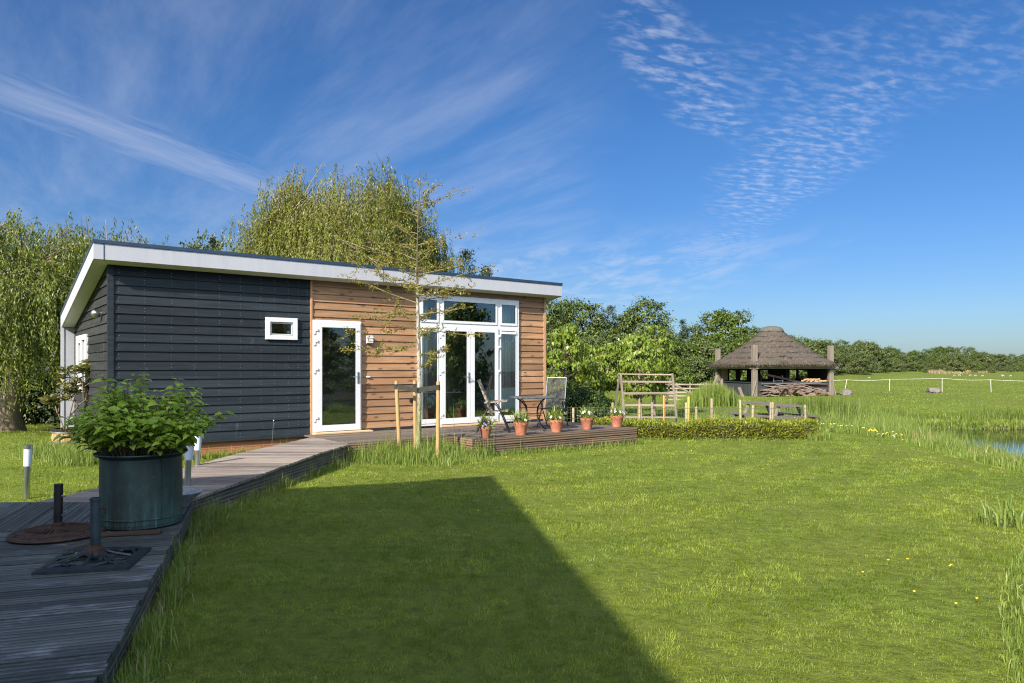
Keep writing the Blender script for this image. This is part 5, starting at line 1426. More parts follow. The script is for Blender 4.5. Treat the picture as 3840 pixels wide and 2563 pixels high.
def pots():
    rnd = random.Random(31); rng = rng_(31)
    data = [(1821, 1644.6, .114, .205, 'smallest terracotta pot of violet pansies, at the left end of the terrace edge', 'violet'),
            (1954, 1634, .144, .252, 'terracotta pot of white and violet pansies in front of the left chair', 'mix'),
            (2088, 1623, .150, .248, 'middle terracotta pot of pansies, in front of the round table leg', 'white'),
            (2203, 1613, .143, .246, 'terracotta pot of white pansies second from the right end of the terrace', 'white'),
            (2316, 1604, .150, .252, 'terracotta pot of white pansies at the right end of the terrace edge', 'white')]
    for i, (px, py, r, h, lab, kind) in enumerate(data):
        c = G(px, py, .30); c.y += r * .66
        root = empty('potted_pansies', c, i * 1.1, lab, 'potted plant', 'pansy pots along the terrace edge')
        pot = terracotta_prof(r, h, MB()).build('pot', M['terracotta'], root, smooth=True)
        MB().lathe([(.001, h * .86), (r * .86, h * .84)], 20).build('soil', M['soil'], pot)
        n = 84; az = rng.uniform(0, 6.28, n); q = rng.uniform(0, 1, n) ** .6
        P = np.stack([r * .8 * q * np.cos(az), r * .8 * q * np.sin(az), np.full(n, h * .86)], 1)
        v1, f1 = blade_arrays(P, rng.uniform(.18, .36, n) * (1.2 - .2 * q), rng.uniform(.012, .034, n), rng, .85, 2, np.stack([np.cos(az), np.sin(az), 0 * az], 1) * 1.4)
        m = 170; az = rng.uniform(0, 6.28, m); q = rng.uniform(0, 1, m) ** .5
        P2 = np.stack([r * 1.35 * q * np.cos(az), r * 1.35 * q * np.sin(az), h * .9 + rng.uniform(0, .10, m) * (1.2 - q * .5)], 1)
        D2 = np.stack([np.cos(az), np.sin(az), rng.uniform(-.3, .6, m)], 1) + rng.normal(0, .4, (m, 3))
        v2, f2 = leaf_arrays(P2, D2, rng.uniform(.025, .05, m), rng.uniform(.012, .022, m), rng, .15)
        np_mesh('foliage', np.concatenate([v1, v2]), [f1[0], f1[1], f2 + len(v1)], M['strap_leaf'], root)
        proto = {}
        for k in range(13):
            col = {'violet': 'petal_violet', 'white': 'petal_white', 'mix': 'petal_violet' if k % 2 else 'petal_white'}[kind]
            if k % 5 == 4: col = 'petal_violet' if col == 'petal_white' else 'petal_white'
            if col not in FL:
                FL[col] = o = pansy_flower('flower', col, None); MB().ball((0, -.012, 0), .005, 6, 4).build('eye', M['petal_yellow'], o)
            else: o = copy_tree(FL[col])
            a = -i * 1.1 - math.pi / 2 + rnd.uniform(-2.0, 2.0); q = rnd.uniform(.3, 1.35)
            o.parent = root; o.location = (r * q * math.cos(a), r * q * math.sin(a), h * 1.0 + rnd.uniform(.01, .14)); o.rotation_euler = (rnd.uniform(-.5, .2), rnd.uniform(-.3, .3), a + math.pi / 2 + rnd.uniform(-.5, .5))
            s = rnd.uniform(1.05, 1.5); o.scale = (s, s, s)
FL = {}
pots()

# ------------------------------------------------------------------ garden furniture on the terrace
def table():
    c = Vector((.42, 15.3, .30)); root = empty('garden_table', c, .3, 'round dark grey metal garden table with curved legs on the terrace', 'table')
    MB().lathe([(.001, .672), (.49, .672), (.512, .678), (.515, .690), (.508, .700), (.001, .700)], 56).build('tabletop', M['slate'], root, smooth=True)
    MB().lathe([(.16, .30), (.168, .30), (.168, .312), (.16, .312)], 28).build('ring', M['darkmetal'], root)
    for k in range(4):
        a = k * math.pi / 2 + .4; cs, sn = math.cos(a), math.sin(a)
        prof = [(.40, .668), (.30, .62), (.18, .50), (.155, .38), (.17, .25), (.24, .12), (.34, .03), (.385, .008), (.40, .018)]
        for s in (-.018, .018):
            pass
        MB().tube([(r * cs, r * sn, z) for r, z in prof], .0125, 8).build('leg', M['darkmetal'], root, smooth=True)
M['slate'] = plain('slate', (.10, .11, .12), .45, .2, var=.1)
table()
def chair_wood():
    c = Vector((-.42, 14.95, .30)); root = empty('folding_chair', c, R(-1), 'grey wooden slatted folding chair on arched metal legs, left of the round table', 'chair')
    for s in (-.25, .25):
        MB().bar((.02, s, .36), (-.26, s, 1.06), .022, .036, (1, 0, .3)).build('back_post', M['old_wood'], root)
        MB().bar((-.13, s * 1.08, .60), (.33, s * 1.08, .635), .045, .030).build('armrest', M['old_wood'], root, bevel=.005)
        pts = [(-.30, s, 0), (-.20, s, .22), (-.08, s, .46), (0, s, .575), (.06, s, .585), (.12, s, .54), (.20, s, .40), (.31, s, .14), (.37, s, .0)]
        MB().tube(pts, .0125, 8).build('leg', M['darkmetal'], root, smooth=True)
    MB().tube([(.37, -.25, .012), (.37, .25, .012)], .010, 6).build('stretcher', M['darkmetal'], root)
    MB().tube([(-.30, -.25, .012), (-.30, .25, .012)], .010, 6).build('stretcher', M['darkmetal'], root)
    m = MB()
    for k in range(6): m.box(-.08 + k * .072, -.018 + k * .072, -.235, .235, .40 + .004 * k, .418 + .004 * k)
    m.build('seat', M['old_wood'], root)
    m = MB()
    for k in range(7):
        t = .22 + .12 * k; p = Vector((.02, 0, .36)).lerp(Vector((-.26, 0, 1.06)), min(t, .97)); m.bar(p + Vector((0, -.24, 0)), p + Vector((0, .24, 0)), .055, .013, (1, 0, .4))
    m.build('backrest', M['old_wood'], root)
chair_wood()
def chair_mesh():
    c = Vector((.90, 16.15, .30)); root = empty('mesh_chair', c, R(-112), 'high backed garden chair with see-through grey mesh back, right of the table', 'chair')
    # local +x is the way the chair faces
    for s in (-.225, .225):
        MB().tube([(-.10, s, .40), (-.18, s, .62), (-.285, s, 1.08)], .0125, 8).build('back_post', M['alu'], root, smooth=True)
        MB().tube([(-.34, s * 1.1, 0), (-.06, s * 1.1, .34), (.10, s * 1.1, .58)], .013, 8).build('leg', M['darkmetal'], root, smooth=True)
        MB().tube([(.34, s * 1.1, 0), (.08, s * 1.1, .34), (-.08, s * 1.1, .56)], .013, 8).build('leg', M['darkmetal'], root, smooth=True)
        MB().bar((-.18, s * 1.14, .61), (.26, s * 1.14, .63), .045, .024).build('armrest', M['darkmetal'], root, bevel=.006)
    MB().tube([(-.285, -.225, 1.08), (-.292, 0, 1.085), (-.285, .225, 1.08)], .0125, 8).build('back_rail', M['alu'], root, smooth=True)
    m = MB(); m.add([(-.105, -.21, .43), (-.105, .21, .43), (-.18, .21, .63), (-.18, -.21, .63), (-.283, .21, 1.07), (-.283, -.21, 1.07)], [(0, 1, 2, 3), (3, 2, 4, 5)])
    o = m.build('backrest', M['mesh_fabric'], root); o.modifiers.new('t', 'SOLIDIFY').thickness = .003
    m = MB(); m.box(-.10, .30, -.225, .225, .40, .418); m.build('seat', M['darkmetal'], root, bevel=.005)
M['alu'] = plain('alu', (.34, .35, .36), .35, .9)
chair_mesh()

# ------------------------------------------------------------------ boardwalk things
def parasol_round():
    root = empty('parasol_base', (-3.81, 6.13, .203), .2, 'round rusty cast iron parasol base with petal pattern and short tube', 'parasol base')
    MB().lathe([(.01, .0), (.345, .0), (.362, .012), (.355, .028), (.30, .034), (.255, .040), (.25, .052), (.235, .054), (.228, .040), (.12, .046), (.08, .060), (.05, .075), (.035, .078)], 56).build('base', M['rust_iron'], root, smooth=True)
    m = MB()
    for k in range(26):
        a = 6.283 * k / 26; m.bar((.07 * math.cos(a), .07 * math.sin(a), .058), (.225 * math.cos(a + .18), .225 * math.sin(a + .18), .047), .012, .012)
    for k in range(14):
        a = 6.283 * k / 14; b = a + 6.283 / 28; c = a + 6.283 / 14
        P = [Vector((.27 * math.cos(a), .27 * math.sin(a), .038)), Vector((.325 * math.cos(b), .325 * math.sin(b), .033)), Vector((.27 * math.cos(c), .27 * math.sin(c), .038))]
        m.tube(P, .006, 5)
    m.build('petal_pattern', M['rust_iron'], root)
    MB().tube([(0, 0, .06), (0.006, 0, .425)], .0335, 20).build('tube', M['darkiron'], root, smooth=True)
    MB().lathe([(.034, .075), (.052, .078), (.050, .098), (.034, .105)], 20).build('collar', M['rust_iron'], root, smooth=True)
    MB().tube([(.03, -.012, .325), (.062, -.02, .325)], .007, 8).build('screw', M['galv'], root)
    MB().tube([(.03, -.012, .165), (.058, -.02, .165)], .006, 8).build('screw', M['galv'], root)
M['darkiron'] = plain('darkiron', (.022, .020, .020), .5, .4, var=.5, scale=9)
parasol_round()
def parasol_square():
    root = empty('parasol_base', (-3.01, 5.28, .203), R(12.5), 'square openwork cast iron parasol base with scrolls and blue grey tube', 'parasol base')
    h = .300; m = MB()
    for (a, b) in (((-h, -h), (h, -h)), ((h, -h), (h, h)), ((h, h), (-h, h)), ((-h, h), (-h, -h))):
        d = Vector((b[0] - a[0], b[1] - a[1], 0)).normalized(); n = Vector((-d.y, d.x, 0)); A = Vector((*a, 0)); B = Vector((*b, 0))
        m.add([A, B, B - d * .06 + n * .06, A + d * .06 + n * .06, A + Vector((0, 0, .018)), B + Vector((0, 0, .018)), B - d * .06 + n * .06 + Vector((0, 0, .032)), A + d * .06 + n * .06 + Vector((0, 0, .032))], [(3, 2, 1, 0), (4, 5, 6, 7), (0, 1, 5, 4), (2, 3, 7, 6)])
    m.build('frame', M['iron'], root)
    m = MB()
    for k in range(4):
        q = Matrix.Rotation(k * math.pi / 2, 3, 'Z')
        def T(p): return q @ Vector(p)
        m.tube([T((.24, .24, .030)), T((.04, .04, .085))], .011, 6)
        for s in (-1, 1):
            pts = [T((s * (.02 + .095 * (1 - math.cos(t)) * .55 + .0), -.235 + .085 * (1 - math.cos(t * .5)) * 1.0 * (1) + .0, .032 + .035 * math.sin(t / 2))) for t in np.linspace(0, 3.1, 7)]
            cx, cyy, r = s * .092, -.155, .080
            pts = [T((cx + r * (1 - .11 * j) * math.cos(s * (-1.6 + j * .62)) * s, cyy + r * (1 - .11 * j) * math.sin(-1.6 + j * .62), .036 + .018 * (j / 8))) for j in range(9)]
            m.tube(pts, .012, 6)
            m.tube([T((s * .22, -.235, .031)), T((s * .14, -.19, .04)), T((s * .085, -.10, .058)), T((s * .03, -.04, .085))], .010, 6)
        m.tube([T((0, -.235, .031)), T((0, -.13, .055)), T((0, -.04, .088))], .012, 6)
    m.build('scrolls', M['iron'], root, smooth=True)
    MB().lathe([(.035, .062), (.085, .062), (.080, .082), (.052, .096), (.045, .112), (.035, .115)], 24).build('collar', M['rust_iron'], root, smooth=True)
    MB().tube([(0, 0, .07), (0, 0, .13)], .0345, 24).build('rust_band', M['rust_iron'], root, smooth=True)
    t = MB().tube([(0, 0, .131), (0, 0, .455)], .034, 24).build('tube', M['blue_iron'], root, smooth=True)
    MB().lathe([(.0335, .438), (.039, .440), (.039, .458), (.030, .460)], 24).build('tube_cap', M['blue_iron'], t, smooth=True)
    MB().tube([(.03, -.01, .385), (.072, -.02, .385), (.078, -.02, .362), (.064, -.02, .35)], .006, 8).build('clamp_knob', M['rust_iron'], root, smooth=True)
M['blue_iron'] = plain('blue_iron', (.040, .058, .075), .45, .4, var=.3, scale=9)
parasol_square()
def fern():
    rng = rng_(2); P = []; D = []
    b = Vector((-3.13, 5.07, .215))
    for k in range(9):
        t = k / 8; p = b + Vector((.10 * t, .01, .10 * t))
        for s in (-1, 1): P.append(p); D.append((.35, s * .5, .45 + .2 * (1 - t)))
    L = np.array([.045 * (1 - .7 * abs(k // 2 / 8 - .3)) for k in range(18)])
    v, f = leaf_arrays(np.array(P), np.array(D), L, L * .34, rng, .1)
    tag(np_mesh('fern', v, [f], M['strap_leaf']), 'small bright fern frond growing through the square parasol base', 'plant')
fern()
def bowl():
    o = MB().lathe([(.01, .0), (.075, .0), (.085, .012), (.13, .07), (.20, .125), (.215, .142), (.205, .144), (.17, .122), (.09, .085), (.01, .075)], 44).build('stone_bowl', M['bowl'], None, smooth=True)
    o.location = (-3.36, 7.40, .203); tag(o, 'shallow grey stone bowl on the boardwalk right behind the copper tub', 'bowl')
M['bowl'] = plain('bowl', (.26, .27, .30), .8, var=.3, scale=22, bmp=.3)
bowl()
def plank():
    o = MB().box(-1.1, 0, -.05, .05, 0, .018).build('loose_plank', M['rust_plank'], None); o.location = (-2.98, 6.20, .205); o.rotation_euler = (0, 0, math.atan2(BRD[1], BRD[0]) - .06)
    tag(o, 'thin reddish plank lying on the boardwalk in front of the copper tub', 'plank')
    o = MB().box(-.09, .09, -.02, .02, 0, .016).build('loose_batten', M['old_dark2'], None); o.location = (-3.38, 5.66, .205); o.rotation_euler = (0, 0, 1.25)
    tag(o, 'short weathered batten lying behind the square parasol base', 'plank')
M['rust_plank'] = wood('rust_plank', (.035, .022, .018), (.08, .05, .04), 0, .8)
M['old_dark2'] = wood('old_dark2', (.05, .045, .04), (.12, .11, .10), 0, .9)
plank()
def lamp(loc, lab, tilt, h=.66, first=[None]):
    if first[0] is None:
        root = empty('garden_lamp', (0, 0, 0)); first[0] = root
        MB().tube([(0, 0, 0), (0, 0, .40)], .036, 24).build('post', M['steel'], root, smooth=True)
        MB().tube([(0, 0, .401), (0, 0, .61)], [.043, .047], 24).build('shade', M['frosted'], root, smooth=True)
        MB().tube([(0, 0, .611), (0, 0, .66)], .048, 24).build('cap', M['steel'], root, smooth=True)
    else: root = copy_tree(first[0])
    root.location = loc; root.rotation_euler = (0, tilt, 0); root.scale = (1, 1, h / .66)
    tag(root, lab, 'lamp', 'steel lamps along the boardwalk')
lamp((-5.95, 8.95, .0), 'steel path lamp with frosted shade on the lawn, leftmost beside the deck', .04)
lamp((-3.80, 8.55, .205), 'steel path lamp rising from the boardwalk just right of the copper tub', .05, .53)
lamp((-4.34, 10.05, .06), 'farthest steel path lamp, behind the boardwalk in front of the black wall', .04, .68)
def rod():
    root = empty('thin_rod', tuple(hw(4.72, .30, .0)), 0, 'thin upright rod with a small ball tip before the black wall', 'rod')
    MB().tube([(-.03, 0, -.05), (0.02, 0, .62)], .004, 6).build('shaft', M['wire'], root)
    MB().ball((.021, 0, .63), .010, 8, 6).build('ball', M['upvc'], root, smooth=True)
rod()
def iris():
    rng = rng_(9); n = 130; x = rng.normal(5.02, .15, n); y = rng.normal(7.45, .11, n)
    P = np.stack([x, y, hgt(x, y)], 1); v, f = blade_arrays(P, rng.uniform(.12, .36, n), .017, rng, .5, 2, np.stack([(x - 5.02) * 3, (y - 7.45) * 3, 0 * x], 1))
    ic = MB().lathe([(.001, .02), (.10, .015), (.16, -.02)], 14, (5.02, 7.45, hz(5.02, 7.45))).build('iris_clump', M['soil']); np_mesh('leaves', v, f, M['tall_blade'], ic)
    tag(ic, 'clump of sword leaves left standing in the lawn on the right', 'plant')
iris()

# ------------------------------------------------------------------ kitchen garden: frame, fence, gate, picnic table
def frame_trellis():
    y = 19.6; zb = hz(4.1, y); root = empty('climbing_frame', (0, 0, 0), 0, 'weathered grey wooden A-frame with six cross rails behind the hedge', 'frame')
    k = y / F
    def Q(px, py, dy=0): return Vector(((px - 1920) * k, y + dy, EYE - (py - YH) * k))
    for top, ft, bk in (((2327, 1403), (2341, 1600), (2310, 1596)), ((2521, 1404), (2535, 1606), (2503, 1602))):
        t = Q(*top); f = Q(*ft, -.15); b = Q(*bk, .55)
        MB().bar(f, t + Vector((0, 0, .02)), .06, .045, (0, 1, 0)).build('leg', M['old_wood_z'], root, bevel=.006)
        MB().bar(b, t + Vector((-.02, .05, 0)), .05, .04, (0, 1, 0)).build('leg', M['old_wood_z'], root, bevel=.006)
    for a, b_, w in (((2333, 1432), (2519, 1433), .05), ((2336, 1476), (2526, 1475), .055), ((2340, 1519), (2529, 1521), .055), ((2344, 1564), (2531, 1565), .045)):
        dy = -.04 - .1 * (a[1] - 1403) / 200
        MB().bar(Q(*a, dy), Q(*b_, dy), .022, w, (0, 0, 1)).build('rail', M['old_wood'], root, bevel=.004)
    MB().tube([Q(2318, 1404), Q(2526, 1407)], .021, 10).build('rail', M['old_wood'], root, smooth=True)
frame_trellis()
def fence():
    y = 18.6; k = y / F; root = empty('wire_fence', (0, 0, 0), 0, 'low wire mesh fence on short wooden posts behind the hedge', 'fence')
    posts = [(2150, 1532, 'post_pale'), (2295, 1512, 'post_pale'), (2397, 1521, 'post_pale'), (2447, 1512, 'old_wood_z'), (2492, 1486, 'new_stake'), (2573, 1512, 'post_pale'), (2580, 1490, 'new_stake'), (2610, 1528, 'post_pale'), (2671, 1497, 'post_pale'), (2778, 1502, 'post_pale'), (2823, 1523, 'post_pale'), (2888, 1511, 'old_wood_z'), (2897, 1511, 'post_pale'), (3021, 1521, 'post_pale')]
    for i, (px, py, m) in enumerate(posts):
        x = (px - 1920) * k; zt = EYE - (py - YH) * k; r = .034 if px != 2492 else .024
        o = MB().tube([(x + .012 * math.sin(i * 3), y, -.25), (x - .02 * math.sin(i * 5), y, zt - .01), (x - .02 * math.sin(i * 5), y, zt + .015)], [r, r, r * .7], 10).build('post', M[m], root, smooth=True)
        if m == 'new_stake': o['label'] = 'orange new wooden post'
    m = MB(); x0, x1 = 1.4, 7.5
    for z in (-.12, .02, .16, .30, .44, .58): m.tube([(x0, y - .04, z + .02), ((x0 + x1) / 2, y - .04, z), (x1, y - .04, z)], .0026, 4, False)
    x = x0
    while x < x1:
        m.tube([(x, y - .04, -.14), (x + .01 * math.sin(x * 9), y - .04, .6)], .0022, 3, False); x += .085
    m.build('wire_mesh', M['wire'], root)
fence()
def picnic():
    x, y = 7.55, 21.2; d = math.atan2(-.97, .25); root = empty('picnic_table', (x, y, hz(x, y) + .03), d, 'weathered grey picnic table with fixed benches behind the wire fence', 'table')
    m = MB()
    for i in range(5): m.box(-1.05, 1.05, -.37 + i * .15, -.23 + i * .15, .70, .74)
    m.build('tabletop', M['old_dark'], root)
    for s in (-1, 1):
        m = MB()
        for i in range(2): m.box(-1.05, 1.05, s * .72 - .14 + i * .145, s * .72 - .005 + i * .145, .41, .445)
        m.build('bench', M['old_dark'], root)
    for xx in (-.75, .75):
        for s in (-1, 1): MB().bar((xx, s * .30, .69), (xx, s * .62, 0), .045, .09, (1, 0, 0)).build('leg', M['old_wood_z'], root)
        MB().bar((xx + .05, -.86, .38), (xx + .05, .86, .38), .04, .09).build('cross_beam', M['old_dark'], root)
M['old_dark'] = wood('old_dark', (.060, .052, .045), (.150, .132, .115), 0, .9, bmp=.5)
picnic()
def gates():
    y = 41.0; k = y / F
    def Q(px, py, dy=0): return Vector(((px - 1920) * k, y + dy, EYE - (py - YH) * k))
    for nm, x0, x1, lab, flip in (('field_gate', 2495, 2640, 'wide pale wooden five bar field gate left of the barn', 0), ('field_gate', 2648, 2690, 'narrow pale wooden gate between wide gate and barn corner', 1)):
        root = empty(nm, (0, 0, 0), 0, lab, 'gate')
        for yy in (1442, 1457, 1471, 1485, 1499): MB().bar(Q(x0, yy), Q(x1, yy + 1), .03, .075).build('rail', M['old_wood'], root)
        a, b = ((x0 + 32, 1441), (x1 - 4, 1502)) if not flip else ((x1 - 2, 1408), (x0 + 2, 1502))
        MB().bar(Q(*a, -.05), Q(*b, -.05), .03, .09).build('brace', M['old_wood_z'], root)
        for xx in ((x0 + 42, x0 + 93, x1) if not flip else (x0, x1)): MB().bar(Q(xx, 1504, .04), Q(xx, 1436, .04), .08, .05, (0, 1, 0)).build('upright', M['old_wood_z'], root)
    o = MB().bar(Q(2707, 1476), Q(2705, 1427), .16, .14, (0, 1, 0)).build('gate_post', M['old_wood_z'], None, bevel=.02); tag(o, 'stout weathered gate post between narrow gate and reed clump', 'post')
    o = MB().bar(Q(2764, 1487, -1), Q(2750, 1452, -1), .16, .14, (0, 1, 0)).build('leaning_post', M['old_wood_z'], None, bevel=.02); tag(o, 'leaning reddish old post in front of the barn door', 'post')
gates()
def rock(loc, s, seed, lab):
    rnd = random.Random(seed); m = MB(); m.ball((0, 0, 0), 1, 16, 10)
    ph = [rnd.uniform(0, 6) for _ in range(6)]
    m.v = [tuple(Vector(v) * (1 + .13 * math.sin(3 * v[0] + ph[0]) + .12 * math.sin(4 * v[1] + ph[1]) + .1 * math.sin(5 * v[2] + 3 * v[0] + ph[2]))) for v in m.v]
    m.v = [(x * s[0], y * s[1], max(z, -.35) * s[2]) for x, y, z in m.v]
    o = m.build('boulder', M['stone'], None, smooth=True); o.location = loc; tag(o, lab, 'boulder')
rock((22.2, 48.6, -.12), (.40, .35, .30), 1, 'grey boulder on the grass right of the thatched barn')
rock((16.2, 67, .28), (.55, .5, .5), 2, 'pale boulder on the grass beyond the wide field gate')

# ------------------------------------------------------------------ thatched barn
def barn():
    B0 = Vector((17.80, 50.08)); zb = hz(*B0)
    root = empty('thatched_barn', (B0.x, B0.y, zb), R(9.4), 'open sided dark timber barn under a round thatched roof with tall corner posts', 'barn')
    h = 2.675
    # thatch: rings going from a rounded square at the eaves to a circle under the cap
    n = 72; V = []; Fq = []
    rings = [(3.28, 1.98, 7), (3.34, 2.06, 6), (3.25, 2.20, 5), (2.85, 2.52, 4.2), (2.40, 2.86, 3.6), (1.95, 3.22, 3.0), (1.50, 3.60, 2.6), (1.10, 3.98, 2.2), (.80, 4.28, 2), (.70, 4.36, 2)]
    fine = rings[:2]
    for (r0, z0, e0), (r1, z1, e1) in zip(rings[2:-2], rings[3:-1]):
        fine += [(r0 + .008, z0 - .008, e0), (r0 + .006, z0, e0), ((r0 + r1) / 2 + .015, (z0 + z1) / 2, (e0 + e1) / 2), (r1 + .002, z1 - .005, e1)]
    rings_all = fine + rings[-2:]
    inner = [(3.10, 1.94, 7), (1.0, 3.7, 2)]
    rr = inner[::-1] + rings_all
    rng = rng_(3)
    for r, z, e in rr:
        for k in range(n):
            t = 6.28318 * k / n; c, s = math.cos(t), math.sin(t)
            q = r / (abs(c) ** e + abs(s) ** e) ** (1 / e); j = rng.normal(0, .018)
            V.append(((q + j) * c, (q + j) * s, z + rng.normal(0, .012)))
    for i in range(len(rr) - 1):
        for k in range(n): Fq.append((i * n + k, i * n + (k + 1) % n, (i + 1) * n + (k + 1) % n, (i + 1) * n + k))
    rf = np_mesh('roof', np.array(V), [np.array(Fq)], M['thatch'], root, smooth=True)
    nf = 2600; tt = rng.uniform(0, 6.283, nf); cs, sn = np.cos(tt), np.sin(tt); qq = 3.30 / (np.abs(cs) ** 7 + np.abs(sn) ** 7) ** (1 / 7)
    Pf = np.stack([qq * cs, qq * sn, rng.uniform(1.97, 2.16, nf)], 1); Df = np.stack([cs * .5, sn * .5, np.full(nf, -1.0)], 1) + rng.normal(0, .25, (nf, 3))
    vf, ff = leaf_arrays(Pf, Df, rng.uniform(.08, .24, nf), .02, rng, .1); np_mesh('eave_straw', vf, [ff], M['thatch'], rf)
    MB().lathe([(.01, 4.30), (.74, 4.26), (.80, 4.33), (.74, 4.48), (.58, 4.60), (.30, 4.68), (.01, 4.69)], 40).build('ridge_cap', M['thatch_dark'], rf, smooth=True)
    for sx in (-1, 1):
        for sy in (-1, 1):
            o = MB().box(sx * h - .15, sx * h + .15, sy * h - .15, sy * h + .15, -.05, 3.28 if sy < 0 else 3.2).build('post', M['old_wood_z'], root, bevel=.02)
    for a, b in (((-h, -h - .17), (h + .45, -h - .17)), ((-h - .17, -h), (-h - .17, h))):
        MB().bar((a[0], a[1], 1.86), (b[0], b[1], 1.86), .12, .19).build('beam', M['old_wood'], root)
    for a, b in (((-h, h), (h, h)), ((h, -h), (h, h))): MB().bar((a[0], a[1], 1.90), (b[0], b[1], 1.90), .14, .16).build('beam', M['tarred'], root)
    m = MB()
    for i in range(5): m.box(-h + .16, h - .16, -h - .03, -h + .01, .02 + i * .17, .185 + i * .17)
    m.build('wall', M['tarred'], root)
    m = MB(); m.box(-h - .02, -h + .02, -h + 1.55, h - .16, .02, .82); m.build('wall', M['tarred_z'], root)
    m = MB()
    for i in range(9): m.box(-h - .03, -h + .0, -h + .17 + i * .15, -h + .315 + i * .15, .02, .84)
    d = m.build('door', M['tarred_z'], root); d['label'] = 'low double door of upright dark boards'
    m = MB(); MB().bar((-h - .05, -h + .16, .88), (-h - .05, h - .1, .88), .10, .05).build('wall_cap', M['tarred'], root)
    MB().bar((-h + .1, -h - .02, .90), (h - .1, -h - .02, .90), .10, .05).build('wall_cap', M['tarred'], root)
    def solid(mb, fixed, axis, a0, a1, z0, z1, holes):
        xs = sorted({a0, a1, *[v for q in holes for v in q[:2]]})
        for a, b in zip(xs[:-1], xs[1:]):
            q = [g for g in holes if a >= g[0] - 1e-6 and b <= g[1] + 1e-6]
            for lo, hi in ([(z0, z1)] if not q else [(z0, q[0][2]), (q[0][3], z1)]):
                if axis == 'x': mb.box(a, b, fixed - .03, fixed + .03, lo, hi)
                else: mb.box(fixed - .03, fixed + .03, a, b, lo, hi)
    m = MB(); solid(m, h, 'x', -h + .1, h - .1, 0, 1.85, [(-1.8, -1.3, .95, 1.65), (-.95, -.45, .95, 1.65), (.6, 1.2, 1.05, 1.65)])
    m.build('wall', M['tarred'], root)
    m = MB(); solid(m, h, 'y', -h + .1, h - .1, 0, 1.85, [(0.0, 1.15, 1.08, 1.68), (1.42, 2.45, 1.08, 1.68)])
    m.build('wall', M['tarred'], root)
    MB().box(-h, h, -h, h, -.04, .015).build('floor', M['soil'], root)
    for x in (-.9, .6): MB().bar((x, .3, 0), (x, .3, 1.9), .12, .12, (0, 1, 0)).build('post', M['tarred_z'], root)
    for sx in (-1, 1):
        MB().bar((sx * h + .25 * sx, -h - .16, .0), (sx * h - .02 * sx, -h - .16, 1.0), .06, .12, (0, 1, 0)).build('brace', M['old_wood_z'], root)
    def W(x, y, z): c, s = math.cos(R(9.4)), math.sin(R(9.4)); return Vector((B0.x + c * x - s * y, B0.y + s * x + c * y, zb + z))
    # loose things stored in the barn
    def loose(mb, name, mat, lab, cat, loc, rz=R(9.4), grp=None, bevel=0):
        o = mb.build(name, M[mat], None, bevel=bevel); o.location = loc; o.rotation_euler = (0, 0, rz); return tag(o, lab, cat, grp)
    r = empty('ladder', W(-1.05, -2.25, .9), R(9.4), 'short aluminium ladder standing behind the front wall of the barn', 'ladder')
    for x in (-.02, .62): MB().bar((x, 0, -.5), (x, .12, .42), .05, .03, (0, 1, 0)).build('rail', M['galv'], r)
    for z in (-.2, .08, .30): MB().bar((0, .05 + z * .1, z), (.60, .05 + z * .1, z), .03, .03).build('rung', M['galv'], r)
    o = MB().bar((-1.65, -2.35, 1.38), (1.1, -1.95, .86), .10, .13).build('leaning_beam', M['old_red'], None); o.location = W(0, 0, 0); o.rotation_euler = (0, 0, R(9.4)); tag(o, 'reddish beam lying slantwise across the opening of the barn', 'beam')
    o = MB().box(-2.5, -1.95, h - .09, h - .05, .95, 1.75).build('plywood_sheet', M['ply'], None); o.location = W(0, 0, 0); o.rotation_euler = (0, 0, R(9.4)); tag(o, 'yellowish plywood sheet on the back wall inside the barn', 'board')
    rnd = random.Random(8)
    lm = MB().tube([(-.19, 0, 0), (.19, 0, 0)], [.06, .055], 7).build('firewood_log', M['firewood'], None); first = True
    for i in range(15):
        o = lm if first else lm.copy()
        if not first: COL.objects.link(o)
        first = False
        o.location = W(.95 + (i % 9) * .165 + rnd.uniform(-.03, .03), -h + .05 + rnd.uniform(0, .16), .96 + (i // 9) * .10); o.rotation_euler = (rnd.uniform(0, 3), rnd.uniform(-.25, .25), rnd.uniform(-.5, .9))
        tag(o, 'split pale log in the heap on the right end of the barn wall', 'log', 'logs on the barn wall')
    for i in range(4):
        o = MB().bar((-2.0 + .14 * i, -1.2 - .1 * i, .3), (-1.75 + .2 * i, -.7, 1.65 - .1 * i), .05, .09, (1, 0, 0)).build('stored_plank', M['old_wood_z'], None); o.location = W(0, 0, 0); o.rotation_euler = (0, 0, R(9.4)); tag(o, 'plank leaning upright among junk behind the barn door', 'plank', 'planks leaning in the barn')
    protos = []
    for k, (l, w, t) in enumerate(((.62, .26, .065), (.85, .22, .06), (.48, .30, .075), (1.1, .18, .055))):
        o = MB().box(-l / 2, l / 2, -w / 2, w / 2, -t / 2, t / 2).build('old_slab', M[('old_slab', 'old_slab2')[k % 2]], None, bevel=.008); protos.append([o, True])
    for i in range(105):
        lv = rnd.random() ** 1.35
        x = rnd.uniform(-2.35, 2.2) * (1 - .28 * lv); zz = .04 + lv * .70 * (1 - .35 * (abs(x) / 2.4) ** 2); yy = -h - .12 - (1 - lv) * rnd.uniform(.15, .75)
        pr = protos[rnd.randrange(4)]; o = pr[0] if pr[1] else pr[0].copy()
        if not pr[1]: COL.objects.link(o)
        pr[1] = False
        o.location = W(x, yy, zz); o.rotation_euler = (rnd.uniform(-.35, .15), rnd.uniform(-.28, .28), R(9.4) + rnd.uniform(-.45, .45))
        tag(o, 'old broken slab in the heap before the front wall of the barn', 'slab', 'slabs heaped before the barn', 'thing')
